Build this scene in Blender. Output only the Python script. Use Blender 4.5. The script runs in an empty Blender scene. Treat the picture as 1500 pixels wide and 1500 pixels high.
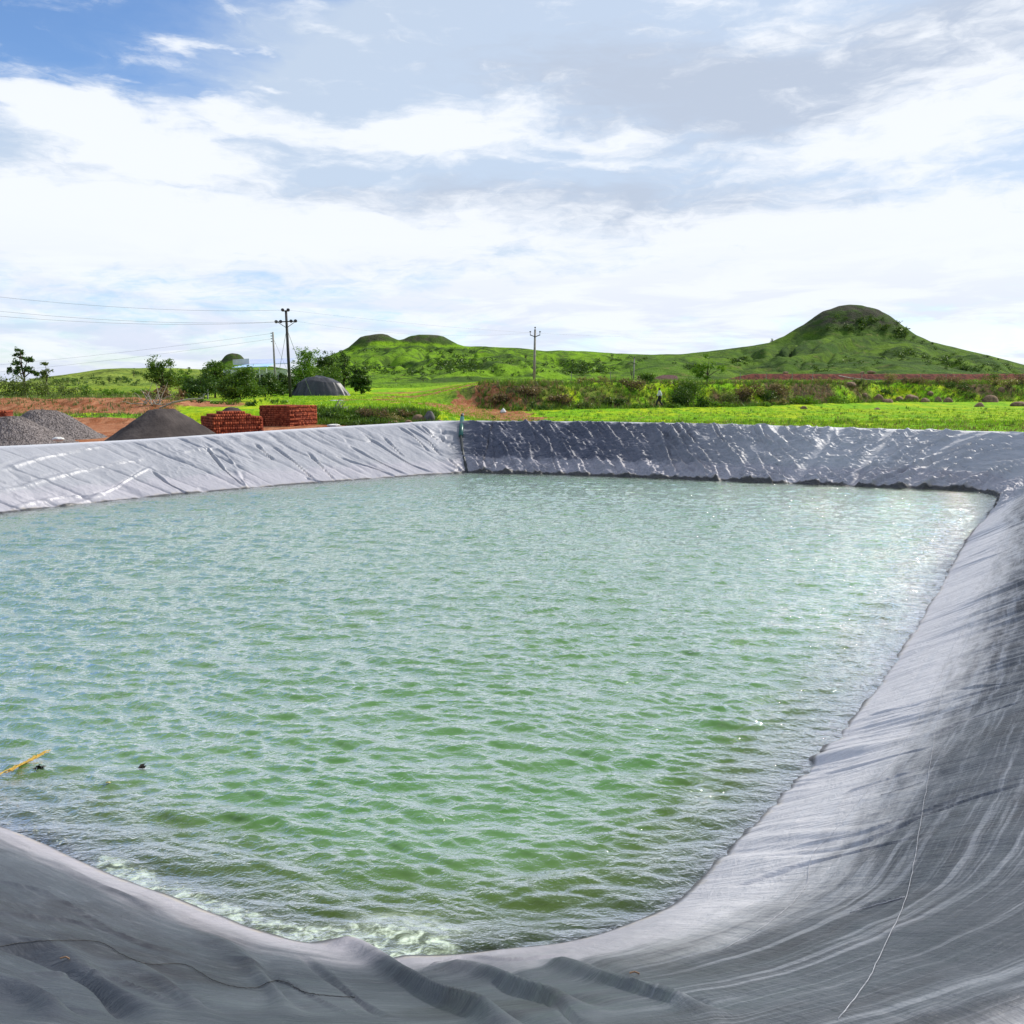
import bpy, math, random
import numpy as np
from mathutils import Vector
from mathutils.bvhtree import BVHTree
rng = np.random.default_rng(7); random.seed(7)
S = bpy.context.scene
COL = S.collection
R = math.radians

# ------------------------------------------------------------------ camera
EYE = 3.3; FPX = 1200.0; PITCH = math.atan((750-560)/FPX)
cam = bpy.data.cameras.new('camera'); co = bpy.data.objects.new('camera', cam); COL.objects.link(co)
cam.sensor_width = 36; cam.lens = 36*FPX/1500; cam.clip_start = .05; cam.clip_end = 12000
co.location = (0, 0, EYE); co.rotation_euler = (math.pi/2-PITCH, 0, 0)
S.camera = co
# ------------------------------------------------------------------ light
SUN_AZ, SUN_EL = 61, 38          # degrees to the right of the view, above the horizon
sl = bpy.data.lights.new('sun', 'SUN'); sl.energy = 4.6; sl.angle = R(.6); sl.color = (1, .94, .84)
so = bpy.data.objects.new('sun', sl); COL.objects.link(so)
sd = Vector((math.sin(R(SUN_AZ))*math.cos(R(SUN_EL)), math.cos(R(SUN_AZ))*math.cos(R(SUN_EL)), math.sin(R(SUN_EL))))
so.rotation_euler = sd.to_track_quat('Z', 'Y').to_euler()
S.view_settings.view_transform = 'Standard'; S.view_settings.look = 'None'
S.view_settings.exposure = 0.25; S.view_settings.gamma = 1

class NT:
    """small node helper"""
    def __init__(s, tree): s.t = tree; s.n = tree.nodes; s.l = tree.links
    def new(s, typ, **kw):
        n = s.n.new(typ)
        for k, v in kw.items(): setattr(n, k, v)
        return n
    def put(s, sock, v):
        if v is None: return
        if hasattr(v, 'is_output') or hasattr(v, 'links'): s.l.new(v, sock)
        elif isinstance(v, (tuple, list)) and len(v) == 3 and len(sock.default_value) == 4: sock.default_value = (*v, 1)
        else: sock.default_value = v
    def math(s, op, a, b=None, c=None, clamp=False):
        n = s.new('ShaderNodeMath', operation=op, use_clamp=clamp)
        s.put(n.inputs[0], a); s.put(n.inputs[1], b); s.put(n.inputs[2], c); return n.outputs[0]
    def mix(s, f, a, b):
        n = s.new('ShaderNodeMix', data_type='RGBA'); s.put(n.inputs[0], f); s.put(n.inputs[6], a); s.put(n.inputs[7], b); return n.outputs[2]
    def mapr(s, v, a, b, c=0., d=1., smooth=True):
        n = s.new('ShaderNodeMapRange', interpolation_type='SMOOTHSTEP' if smooth else 'LINEAR')
        s.put(n.inputs[0], v)
        for i, x in enumerate((a, b, c, d)): n.inputs[i+1].default_value = x
        return n.outputs[0]
    def noise(s, vec, scale, detail=4, rough=.55, dist=0., out=0):
        n = s.new('ShaderNodeTexNoise'); s.put(n.inputs['Vector'], vec); n.inputs['Scale'].default_value = scale
        n.inputs['Detail'].default_value = detail; n.inputs['Roughness'].default_value = rough; n.inputs['Distortion'].default_value = dist
        return n.outputs[out]
    def scale(s, vec, v, loc=(0, 0, 0), rot=(0, 0, 0)):
        n = s.new('ShaderNodeMapping'); s.put(n.inputs[0], vec); n.inputs[3].default_value = v; n.inputs[1].default_value = loc; n.inputs[2].default_value = rot; return n.outputs[0]
    def attr(s, name, out='Fac'):
        n = s.new('ShaderNodeAttribute'); n.attribute_name = name; return n.outputs[out]
    def bump(s, h, strength, dist, nrm=None):
        n = s.new('ShaderNodeBump'); s.put(n.inputs['Height'], h); n.inputs['Strength'].default_value = strength; n.inputs['Distance'].default_value = dist
        if nrm is not None: s.put(n.inputs['Normal'], nrm)
        return n.outputs[0]

# ---- world: Nishita sky with a cloud layer mixed in by direction
w = bpy.data.worlds.new('World'); S.world = w; w.use_nodes = True
N = NT(w.node_tree); N.n.clear()
sky = N.new('ShaderNodeTexSky', sky_type='NISHITA'); sky.sun_disc = False
sky.sun_elevation = R(SUN_EL); sky.sun_rotation = R(SUN_AZ)
sky.air_density = 1.0; sky.dust_density = .3; sky.ozone_density = 1.6
tc = N.new('ShaderNodeTexCoord').outputs['Generated']
sep = N.new('ShaderNodeSeparateXYZ'); N.put(sep.inputs[0], tc)
dx, dy, dz = sep.outputs
az = N.math('ARCTAN2', dx, dy); el = N.math('ARCSINE', dz)
cv = N.new('ShaderNodeCombineXYZ'); N.put(cv.inputs[0], az); N.put(cv.inputs[1], el); AE = cv.outputs[0]
warp = N.noise(N.scale(AE, (2.2, 6, 1)), 3.0, 5, .55, out=1)
wv = N.new('ShaderNodeVectorMath', operation='MULTIPLY_ADD'); N.put(wv.inputs[0], warp); wv.inputs[1].default_value = (.16, .07, 0); wv.inputs[2].default_value = (0, 0, 0)
ad = N.new('ShaderNodeVectorMath', operation='ADD'); N.put(ad.inputs[0], AE); N.l.new(wv.outputs[0], ad.inputs[1])
AW = N.new('ShaderNodeVectorMath', operation='SUBTRACT'); N.l.new(ad.outputs[0], AW.inputs[0]); AW.inputs[1].default_value = (.08, .035, 0); AW = AW.outputs[0]
sw = N.new('ShaderNodeSeparateXYZ'); N.put(sw.inputs[0], AW); waz, wel = sw.outputs[0], sw.outputs[1]
def sky_px(px, py):                       # picture position -> (azimuth, elevation) of that bit of sky
    x = (px-750)/FPX; y = -(py-750)/FPX
    d = (x, math.cos(PITCH)+y*math.sin(PITCH), -math.sin(PITCH)+y*math.cos(PITCH)); n = math.sqrt(sum(c*c for c in d))
    return math.atan2(d[0], d[1]), math.asin(d[2]/n)
def blob(px, py, rx, ry, amp, tilt=0.):
    a, e = sky_px(px, py); rx /= FPX; ry /= FPX
    u = N.math('SUBTRACT', waz, a); v = N.math('SUBTRACT', wel, e)
    if tilt: v = N.math('MULTIPLY_ADD', u, tilt, v)
    u = N.math('DIVIDE', u, rx); v = N.math('DIVIDE', v, ry)
    q = N.math('MULTIPLY_ADD', u, u, N.math('MULTIPLY', v, v))
    return N.math('MULTIPLY', N.math('EXPONENT', N.math('MULTIPLY', q, -1.)), amp)
def total(ls):
    s_ = ls[0]
    for x in ls[1:]: s_ = N.math('ADD', s_, x)
    return s_
# thin grey veil spreads from upper right, bright cumulus in bands
veil = total([blob(1150, 130, 560, 210, 1.3), blob(700, 60, 260, 90, .45), blob(1000, 330, 500, 120, .8), blob(300, 290, 400, 90, .6), blob(60, 240, 170, 70, .55), blob(560, 130, 170, 70, .35), blob(700, 180, 260, 110, .7)])
nz = N.noise(N.scale(AW, (3.0, 9, 1)), 4.0, 7, .62, .4)
nz2 = N.noise(N.scale(AE, (2.0, 9, 1), (5, 2, 0)), 9.0, 6, .6, .6)
veilm = N.mapr(N.math('MULTIPLY_ADD', nz, .5, N.math('SUBTRACT', veil, .25)), .1, .9)
white = total([blob(60, 170, 120, 34, 1.05, .25), blob(180, 185, 90, 28, .8, .2), blob(345, 170, 130, 22, .95), blob(300, 225, 120, 34, .8), blob(230, 245, 130, 22, .5),
               blob(270, 85, 50, 16, .85, -.1), blob(385, 131, 22, 5, .8), blob(360, 70, 50, 4, .6, -.15), blob(190, 120, 30, 6, .5), blob(470, 45, 60, 14, .6, .35), blob(560, 195, 130, 16, .6), blob(700, 175, 120, 40, 1.0, -.1),
               blob(600, 215, 110, 26, .6), blob(900, 203, 110, 14, 1.0), blob(860, 235, 150, 9, .7), blob(1120, 235, 110, 24, .5), blob(1290, 205, 130, 36, .8), blob(1440, 130, 130, 80, .95),
               blob(1150, 40, 170, 50, .5), blob(80, 310, 140, 42, 1.0), blob(400, 330, 220, 36, 1.0), blob(1180, 335, 190, 24, .9), blob(1450, 360, 190, 46, 1.1), blob(750, 300, 200, 30, .3),
               blob(1250, 420, 190, 14, .6), blob(960, 440, 260, 40, .6)])
white = N.math('ADD', white, N.math('MULTIPLY', N.math('SUBTRACT', nz, .5), 1.9))
white = N.math('ADD', white, N.math('MULTIPLY', N.math('SUBTRACT', nz2, .5), 1.0))
low = N.mapr(el, .235, .15, 0, .80)                           # whitish bank low over the horizon
white = N.math('ADD', white, N.math('MULTIPLY', low, 1.0))
hi = N.mapr(el, .33, .55, 0, .75)
white = N.math('ADD', white, hi)
whitem = N.mapr(white, .18, 1.12)
grey = N.mapr(N.math('ADD', total([blob(1120, 150, 260, 60, .9), blob(960, 310, 330, 45, .8), blob(1440, 30, 160, 60, .8), blob(860, 100, 260, 50, .5), blob(1350, 420, 160, 16, .6), blob(1100, 395, 160, 14, .55), blob(560, 290, 200, 26, .5), blob(150, 245, 180, 22, .4)]), N.math('MULTIPLY', N.math('SUBTRACT', nz2, .5), .8)), .15, .9)
blueC = N.mix(1., sky.outputs[0], sky.outputs[0])
vd = N.new('ShaderNodeVectorMath', operation='SCALE'); N.put(vd.inputs[0], sky.outputs[0]); vd.inputs['Scale'].default_value = 1.12
vt = N.new('ShaderNodeVectorMath', operation='MULTIPLY'); N.l.new(vd.outputs[0], vt.inputs[0]); vt.inputs[1].default_value = (.88, 1.06, 1.30); vd = vt
skyc = N.mix(N.math('MULTIPLY', veilm, .82), vd.outputs[0], (5.5, 6.3, 7.3))
skyc = N.mix(N.math('MULTIPLY', grey, .72), skyc, (4.4, 4.95, 6.0))
skyc = N.mix(N.math('MULTIPLY', whitem, .95), skyc, (8.0, 8.35, 8.9))
skyc = N.mix(N.math('MULTIPLY', N.mapr(N.noise(N.scale(AE, (2.2, 14, 1), (1, 7, 0)), 3.2, 6, .6, .5), .42, .60), N.mapr(el, .18, .0, 0, .75)), skyc, (5.7, 6.25, 7.9))
bgn = N.new('ShaderNodeBackground'); N.put(bgn.inputs[0], skyc); bgn.inputs[1].default_value = .1
wo = N.new('ShaderNodeOutputWorld'); N.l.new(bgn.outputs[0], wo.inputs[0])

# ------------------------------------------------------------------ helpers
def link(o, parent=None):
    COL.objects.link(o)
    if parent is not None: o.parent = parent
    return o
def tag(o, label=None, cat=None, group=None, kind=None):
    if label: o['label'] = label
    if cat: o['category'] = cat
    if group: o['group'] = group
    if kind: o['kind'] = kind
    return o
def meshnp(name, V, F, mat, parent=None, smooth=False, attrs=None, uv=None):
    V = np.asarray(V, dtype=np.float32); F = np.asarray(F, dtype=np.int32); k = F.shape[1]
    me = bpy.data.meshes.new(name)
    me.vertices.add(len(V)); me.vertices.foreach_set('co', V.ravel())
    me.loops.add(F.size); me.loops.foreach_set('vertex_index', F.ravel())
    me.polygons.add(len(F)); me.polygons.foreach_set('loop_start', np.arange(0, F.size, k, dtype=np.int32))
    me.polygons.foreach_set('loop_total', np.full(len(F), k, dtype=np.int32))
    if smooth: me.polygons.foreach_set('use_smooth', np.ones(len(F), dtype=bool))
    me.update(calc_edges=True)
    for n_, a in (attrs or {}).items():
        at = me.attributes.new(n_, 'FLOAT', 'POINT'); at.data.foreach_set('value', np.asarray(a, dtype=np.float32))
    if uv is not None:
        ul = me.uv_layers.new(name='UVMap'); ul.data.foreach_set('uv', np.asarray(uv, dtype=np.float32)[F.ravel()].ravel())
    if mat: me.materials.append(mat)
    return link(bpy.data.objects.new(name, me), parent)
def empty(name, loc, rz=0, parent=None):
    o = bpy.data.objects.new(name, None); o.location = loc; o.rotation_euler = (0, 0, rz); o.empty_display_size = .2
    return link(o, parent)
class MB:
    """collects boxes, tubes and lathes and links them as ONE mesh"""
    def __init__(s): s.v = []; s.f = []
    def add(s, V, F):
        b = len(s.v); s.v += [tuple(p) for p in V]; s.f += [tuple(i+b for i in f) for f in F]; return s
    def box(s, c, d, rz=0, tilt=0):
        ca, sa = math.cos(rz), math.sin(rz); V = []
        for z in (-1, 1):
            for x, y in ((-1, -1), (1, -1), (1, 1), (-1, 1)):
                px, py, pz = x*d[0]/2, y*d[1]/2, z*d[2]/2
                V.append((c[0]+px*ca-py*sa, c[1]+px*sa+py*ca, c[2]+pz+tilt*px))
        return s.add(V, [(3, 2, 1, 0), (4, 5, 6, 7), (0, 1, 5, 4), (1, 2, 6, 5), (2, 3, 7, 6), (3, 0, 4, 7)])
    def tube(s, pts, rad, seg=8):
        pts = [Vector(p) for p in pts]; n = len(pts)
        if not hasattr(rad, '__len__'): rad = [rad]*n
        V = []; F = []
        for i, p in enumerate(pts):
            d = (pts[min(i+1, n-1)]-pts[max(i-1, 0)]).normalized()
            a = d.cross(Vector((0, 0, 1)))
            if a.length < .1: a = d.cross(Vector((1, 0, 0)))
            a.normalize(); b = d.cross(a)
            for k in range(seg):
                t = 2*math.pi*k/seg; V.append(p+(a*math.cos(t)+b*math.sin(t))*rad[i])
        for i in range(n-1):
            for k in range(seg):
                k2 = (k+1) % seg; F.append((i*seg+k, i*seg+k2, (i+1)*seg+k2, (i+1)*seg+k))
        F.append(tuple(range(seg))[::-1]); F.append(tuple((n-1)*seg+k for k in range(seg)))
        return s.add(V, F)
    def build(s, name, mat, parent=None, smooth=False, attrs=None):
        me = bpy.data.meshes.new(name); me.from_pydata(s.v, [], s.f); me.update()
        if smooth: me.polygons.foreach_set('use_smooth', [True]*len(me.polygons))
        me.materials.append(mat)
        return link(bpy.data.objects.new(name, me), parent)

def hash2(ix, iy, seed):
    h = (ix.astype(np.int64)*374761393+iy.astype(np.int64)*668265263+seed*974634777) & 0xffffffff
    h = ((h ^ (h >> 13))*1274126177) & 0xffffffff
    return ((h ^ (h >> 16)) & 0xffff)/65535.0
def vnoise(x, y, seed=0):
    x = np.asarray(x, float); y = np.asarray(y, float)
    ix = np.floor(x); iy = np.floor(y); fx = x-ix; fy = y-iy
    fx = fx*fx*fx*(fx*(fx*6-15)+10); fy = fy*fy*fy*(fy*(fy*6-15)+10)
    a = hash2(ix, iy, seed); b = hash2(ix+1, iy, seed); c = hash2(ix, iy+1, seed); d = hash2(ix+1, iy+1, seed)
    return (a*(1-fx)+b*fx)*(1-fy)+(c*(1-fx)+d*fx)*fy
def fbm(x, y, oct=4, seed=0, gain=.5):
    s_ = 0; a = 1; t = 0
    for i in range(oct):
        s_ = s_+a*vnoise(x*2**i+i*17.3, y*2**i+i*9.1, seed+i); t += a; a *= gain
    return s_/t
def sst(x, a, b):
    t = np.clip((x-a)/(b-a), 0, 1); return t*t*(3-2*t)
def rayd(px, py):
    x = (px-750)/FPX; y = -(py-750)/FPX
    return np.array([x, math.cos(PITCH)+y*math.sin(PITCH), -math.sin(PITCH)+y*math.cos(PITCH)])
def onplane(px, py, z=0.):
    d = rayd(px, py); t = (z-EYE)/d[2]; return np.array([d[0]*t, d[1]*t])
def project(x, y, z):
    z = z-EYE; c, s_ = math.cos(PITCH), math.sin(PITCH)
    dep = y*c-z*s_; up = y*s_+z*c
    return 750+FPX*x/dep, 750-FPX*up/dep
KX = FPX/math.cos(PITCH)

# ------------------------------------------------------------------ materials
def newmat(name):
    m = bpy.data.materials.new(name); m.use_nodes = True; n = NT(m.node_tree); n.n.clear()
    out = n.new('ShaderNodeOutputMaterial'); return m, n, out
def princ(n, out, col, rough=.7, spec=.4, nrm=None, metal=0., sub=None):
    p = n.new('ShaderNodeBsdfPrincipled'); n.put(p.inputs['Base Color'], col); n.put(p.inputs['Roughness'], rough)
    n.put(p.inputs['Specular IOR Level'], spec); p.inputs['Metallic'].default_value = metal
    if nrm is not None: n.put(p.inputs['Normal'], nrm)
    n.l.new(p.outputs[0], out.inputs[0]); return p
def simple(name, c1, c2=None, scale=8., rough=.75, spec=.3, bump=.3, bscale=None, metal=0.):
    m, n, out = newmat(name); o = n.new('ShaderNodeTexCoord').outputs['Object']
    c2 = c2 or tuple(x*.7 for x in c1)
    f = n.mapr(n.noise(o, scale, 5, .6), .3, .7)
    b = n.bump(n.noise(o, bscale or scale*2.5, 5, .6), bump, .02)
    princ(n, out, n.mix(f, c1, c2), rough, spec, b, metal); return m
def leafmat(name, c1, c2, trans=.35):
    m, n, out = newmat(name); r_ = n.attr('v')
    col = n.mix(r_, c1, c2)
    d = n.new('ShaderNodeBsdfDiffuse'); n.put(d.inputs[0], col)
    t = n.new('ShaderNodeBsdfTranslucent'); n.put(t.inputs[0], n.mix(.3, col, (.25, .35, .02)))
    g = n.new('ShaderNodeBsdfGlossy'); g.inputs['Roughness'].default_value = .45; g.inputs[0].default_value = (.6, .65, .5, 1)
    mx = n.new('ShaderNodeMixShader'); mx.inputs[0].default_value = trans; n.l.new(d.outputs[0], mx.inputs[1]); n.l.new(t.outputs[0], mx.inputs[2])
    m2 = n.new('ShaderNodeMixShader'); m2.inputs[0].default_value = .05; n.l.new(mx.outputs[0], m2.inputs[1]); n.l.new(g.outputs[0], m2.inputs[2])
    n.l.new(m2.outputs[0], out.inputs[0]); return m
M = {}
M['leaf_mid'] = leafmat('leaf_mid', (.030, .085, .010), (.10, .20, .015))
M['leaf_dark'] = leafmat('leaf_dark', (.014, .048, .008), (.050, .115, .012), .25)
M['leaf_bright'] = leafmat('leaf_bright', (.055, .16, .008), (.16, .30, .015))
M['leaf_olive'] = leafmat('leaf_olive', (.055, .085, .02), (.15, .18, .05))
M['leaf_dry'] = leafmat('leaf_dry', (.060, .030, .020), (.24, .135, .08))
M['leaf_straw'] = leafmat('leaf_straw', (.16, .12, .04), (.34, .28, .10))
M['grass_blade'] = leafmat('grass_blade', (.12, .30, .006), (.30, .46, .01), .3)
M['bark'] = simple('bark', (.10, .07, .05), (.05, .035, .025), 12, .9)
M['deadwood'] = simple('deadwood', (.42, .37, .30), (.22, .18, .13), 12, .9)
M['pole_dark'] = simple('pole_dark', (.030, .028, .028), (.05, .045, .04), 6, .7)
M['pole_pale'] = simple('pole_pale', (.30, .28, .25), (.20, .18, .16), 4, .85)
M['insulator'] = simple('insulator', (.02, .018, .02), (.05, .03, .03), 6, .3, .5)
M['wire'] = simple('wire', (.25, .25, .28), (.3, .3, .33), 1, .5)
M['white_cloth'] = simple('white_cloth', (.75, .75, .72), (.55, .55, .52), 5, .8)
M['rock'] = simple('rock', (.27, .17, .10), (.12, .075, .05), 3, .9, .3, .8, 6)
M['rock_grey'] = simple('rock_grey', (.16, .15, .14), (.07, .065, .07), 3, .9, .3, .8, 6)
M['green_pipe'] = simple('green_pipe', (.005, .10, .075), (.01, .07, .06), 6, .35, .5, .05)
M['black_pipe'] = simple('black_pipe', (.012, .018, .016), (.02, .025, .025), 6, .4, .5, .05)
M['tarp'] = simple('tarp', (.022, .023, .028), (.04, .04, .046), 2, .45, .5, .5, 3)

# ------------------------------------------------------------------ pond outline (water level is z = 0)
pix = [(705, 692.4), (684, 692), (664, 693.6), (620, 696), (560, 700), (400, 712), (200, 730), (0, 752), (-160, 773)]
WC = [onplane(*p) for p in pix]
WC += [np.array(p) for p in ((-16.6, 15.6), (-15.6, 12.6), (-11, 9.3))]
WC += [onplane(*p) for p in [(-130, 1172), (0, 1208), (60, 1228), (120, 1256), (200, 1292), (280, 1326), (370, 1360), (440, 1380), (520, 1394), (600, 1402), (690, 1402), (780, 1392), (860, 1375), (930, 1352), (985, 1328),
       (1030, 1284), (1090, 1222), (1150, 1158), (1220, 1085), (1262, 1035), (1310, 966), (1352, 900), (1400, 818), (1440, 762), (1466, 738), (1470, 731), (1455, 724), (1425, 719.5), (1300, 714), (1100, 706), (900, 698)]]
def catmull(P, n=40, closed=True):
    P = np.array(P); k = len(P); out = []
    for i in range(k if closed else k-1):
        p0, p1, p2, p3 = (P[(i-1) % k], P[i], P[(i+1) % k], P[(i+2) % k]) if closed else (P[max(i-1, 0)], P[i], P[i+1], P[min(i+2, k-1)])
        d = max(np.linalg.norm(p2-p1), 1e-6)
        m1 = (p2-p0)/(np.linalg.norm(p2-p1)+np.linalg.norm(p1-p0)+1e-9)*d; m2 = (p3-p1)/(np.linalg.norm(p3-p2)+np.linalg.norm(p2-p1)+1e-9)*d
        for t in np.arange(n)/n:
            out.append((2*t**3-3*t*t+1)*p1+(t**3-2*t*t+t)*m1+(-2*t**3+3*t*t)*p2+(t**3-t*t)*m2)
    if not closed: out.append(P[-1])
    return np.array(out)
W0 = catmull(WC, 60)
# resample uniformly (2 cm) for normals, widths and rim heights
def resample(C, step):
    C = np.vstack([C, C[:1]]); L = np.r_[0, np.cumsum(np.linalg.norm(np.diff(C, axis=0), axis=1))]
    n = int(L[-1]/step); u = np.arange(n)*L[-1]/n
    return np.c_[np.interp(u, L, C[:, 0]), np.interp(u, L, C[:, 1])], u, L[-1]
WU, UU, PER = resample(W0, .02)
def gsm(a, sig):                           # periodic gaussian smoothing
    n = len(a); k = np.fft.rfftfreq(n)*n; g = np.exp(-.5*(2*np.pi*k/n*sig)**2)
    return np.fft.irfft(np.fft.rfft(a)*g, n)
tg = np.roll(WU, -1, 0)-np.roll(WU, 1, 0); tg /= np.linalg.norm(tg, axis=1)[:, None]
nrm = np.c_[tg[:, 1], -tg[:, 0]]
cen = WU.mean(0)
if (nrm*(WU-cen)).sum() < 0: nrm = -nrm
nrm = np.c_[gsm(nrm[:, 0], 22), gsm(nrm[:, 1], 22)]; nrm /= np.linalg.norm(nrm, axis=1)[:, None]
PXW, PYW = project(WU[:, 0], WU[:, 1], 0*WU[:, 0])
BW = np.where(PYW < 800, 2.7, 2.9); BW = gsm(BW, 60)
# rim height follows the skyline of the rim in the photograph on the far and left banks
rimx = np.array([-400, 0, 200, 420, 560, 640, 668, 700, 880, 1100, 1300, 1500, 1700.])
rimy = np.array([662, 655, 645, 630, 622, 617, 615, 617.5, 618, 623, 629, 634.5, 641.])
HR = np.full(len(WU), 1.72)
RP = WU+nrm*BW[:, None]
for it in range(6):
    px_, py_ = project(RP[:, 0], RP[:, 1], HR)
    want = np.interp(px_, rimx, rimy); d_ = RP[:, 1]
    sel = (PYW < 790) & (RP[:, 1] > 12)
    HR = np.where(sel, HR+(py_-want)*d_/FPX, HR)
far = (PYW < 790) & (RP[:, 1] > 12)
HR = np.clip(HR, 1.25, 2.0)
HR = np.where(far, HR, 1.70); HR = gsm(HR, 25)
print('rim heights', HR.min(), HR.max(), 'perimeter', PER)

# liner surface: s = metres outward from the waterline
def prof(q):                               # height fraction for s/w in 0..1, rounded into the crest
    q = np.clip(q, 0, 1); return np.where(q < .86, q*1.055, .9073+(1-.9073)*np.sin(np.clip((q-.86)/.14, 0, 1)*math.pi/2))
def linerP(i, s):                          # i index into the 2 cm samples, s metres
    i = np.asarray(i); W_ = WU[i]; n_ = nrm[i]; w_ = BW[i]; h_ = HR[i]
    P = W_+n_*s[:, None]
    z = np.where(s < 0, s*.62, h_*prof(s/w_))
    o = np.clip(s-w_-.35, 0, None); z = np.where(s > w_+.35, h_-.55*o**1.1, z)
    return np.c_[P, z]
# coarse copy for casting picture rays on to the bank
ci = np.arange(0, len(WU), 10); cs = np.linspace(-.6, 4.2, 40)
CP = np.vstack([linerP(ci, np.full(len(ci), s)) for s in cs]); nc = len(ci)
CF = [(a*nc+b, a*nc+(b+1) % nc, (a+1)*nc+(b+1) % nc, (a+1)*nc+b) for a in range(len(cs)-1) for b in range(nc)]
BV = BVHTree.FromPolygons([tuple(p) for p in CP], CF)
def onbank(px, py):
    d = Vector(rayd(px, py)).normalized(); h = BV.ray_cast(Vector((0, 0, EYE)), d)
    return np.array(h[0]) if h[0] is not None else None
# mesh rows
ui = [0]
while ui[-1] < len(WU)-1:
    p = WU[ui[-1]]; d = max(math.hypot(*p), 3.); vis = abs(math.atan2(p[0], p[1])) < .75 and p[1] > 0
    ui.append(ui[-1]+max(1, int(round((d*.0011 if vis else .12)/.02))))
ui = np.array([u for u in ui if u < len(WU)-1])
# finer columns between the 2 cm samples close to the camera
uf = []
for a, b in zip(ui, np.r_[ui[1:], len(WU)]):
    p = WU[a]; d = math.hypot(*p); k = 2 if (b-a == 1 and d < 9) else 1
    uf += [a+(b-a)*j/k for j in range(k)]
uf = np.array(uf)
def per(a, x):                              # periodic interpolation
    return np.interp(x, np.arange(len(a)+1), np.r_[a, a[0]])
Wx, Wy = per(WU[:, 0], uf), per(WU[:, 1], uf); nx, ny = per(nrm[:, 0], uf), per(nrm[:, 1], uf); bw = per(BW, uf); hr = per(HR, uf)
sv = np.r_[np.linspace(-2.4, -.5, 14)[:-1], np.linspace(-.5, 0, 26)[:-1], np.linspace(0, 3.1, 190)[:-1], np.linspace(3.1, 3.6, 12)[:-1], np.linspace(3.6, 6.5, 10)]
Sg, Ug = np.meshgrid(sv, uf, indexing='ij')
nS, nU = Sg.shape
X = Wx+nx*Sg; Y = Wy+ny*Sg
Z = np.where(Sg < 0, Sg*.62, hr*prof(Sg/bw)); o_ = np.clip(Sg-bw-.35, 0, None); Z = np.where(Sg > bw+.35, hr-.55*o_**1.1, Z)
um = Ug*.02
pxg, pyg = project(X, Y, np.maximum(Z, 0))
wl = (sst(Sg, -.35, .1)*(1-sst(Sg, bw-.35, bw+.05)))          # folds fade at the crest and under water
farm = sst(Y, 19, 23)*sst(pxg, 640, 700)                       # far bank
leftm = (1-sst(pxg, 640, 700))*sst(Y, 13, 18)                   # left bank
nearm = 1-sst(Y, 9, 14)
rightm = np.clip(1-farm-leftm-nearm, 0, 1)
D = np.zeros_like(X)
# broad undulation
D += wl*(.10*(fbm(um*.35, Sg*.5, 3, 3)-.5)+.05*(fbm(um*1.0, Sg*.7, 3, 8)-.5))
# far bank: crinkled plastic between smooth slanting weld strips, creases across the slope
sk = um+.55*Sg
strip = np.abs((((sk+.5*vnoise(um*.3, Sg*.2, 71))/1.9) % 1)-.5)*2                            # 1 in the middle of a strip
crin = 1-sst(strip, .70, .92)*(.35+.6*sst(vnoise(um*.22, 0*um, 72), .3, .6))
rid = lambda a: 1-np.abs(2*a-1)
c1 = rid(fbm(um*2.2+1.4*Sg, Sg*6.5-um*.4+2*fbm(um*1.2, Sg, 2, 77), 3, 21))
c2 = rid(fbm(um*2.6-Sg*1.2, Sg*1.3+um*.5, 3, 33))
c5 = rid(fbm(um*4.5+2.0*Sg, Sg*13-um*1.0+2*fbm(um*1.7, Sg, 2, 79), 3, 25))
lean = 1-2*sst(pxg, 1160, 1260)
cA = rid(fbm(um*1.9-lean*Sg*1.5+.7*fbm(um*.9, Sg*.9, 2, 82), Sg*.38+um*.15, 2, 81)); cB = rid(fbm(um*4.2-lean*Sg*3.2+.6*fbm(um*2, Sg*2, 2, 84), Sg*.9, 2, 83))
D += farm*wl*(crin*(.095*(c1**3)+.030*c5**2.5)+.12*cA**6+.055*cB**4*(.3+.7*crin))
# left bank: small wrinkles, long shallow diagonals
c3 = rid(fbm(um*2.6-Sg*1.9, Sg*1.2+um*.5, 4, 41)); c4 = rid(fbm(um*1.5-Sg*1.3, Sg*.35, 2, 45))
c6 = rid(fbm(um*5-Sg*3.0, Sg*2.5+um*.8, 3, 47))
D += leftm*wl*(.022*c3**4+.010*c6**3-.060*c4**9)*(.4+1.2*vnoise(um*.4, Sg*.4, 49))
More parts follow.
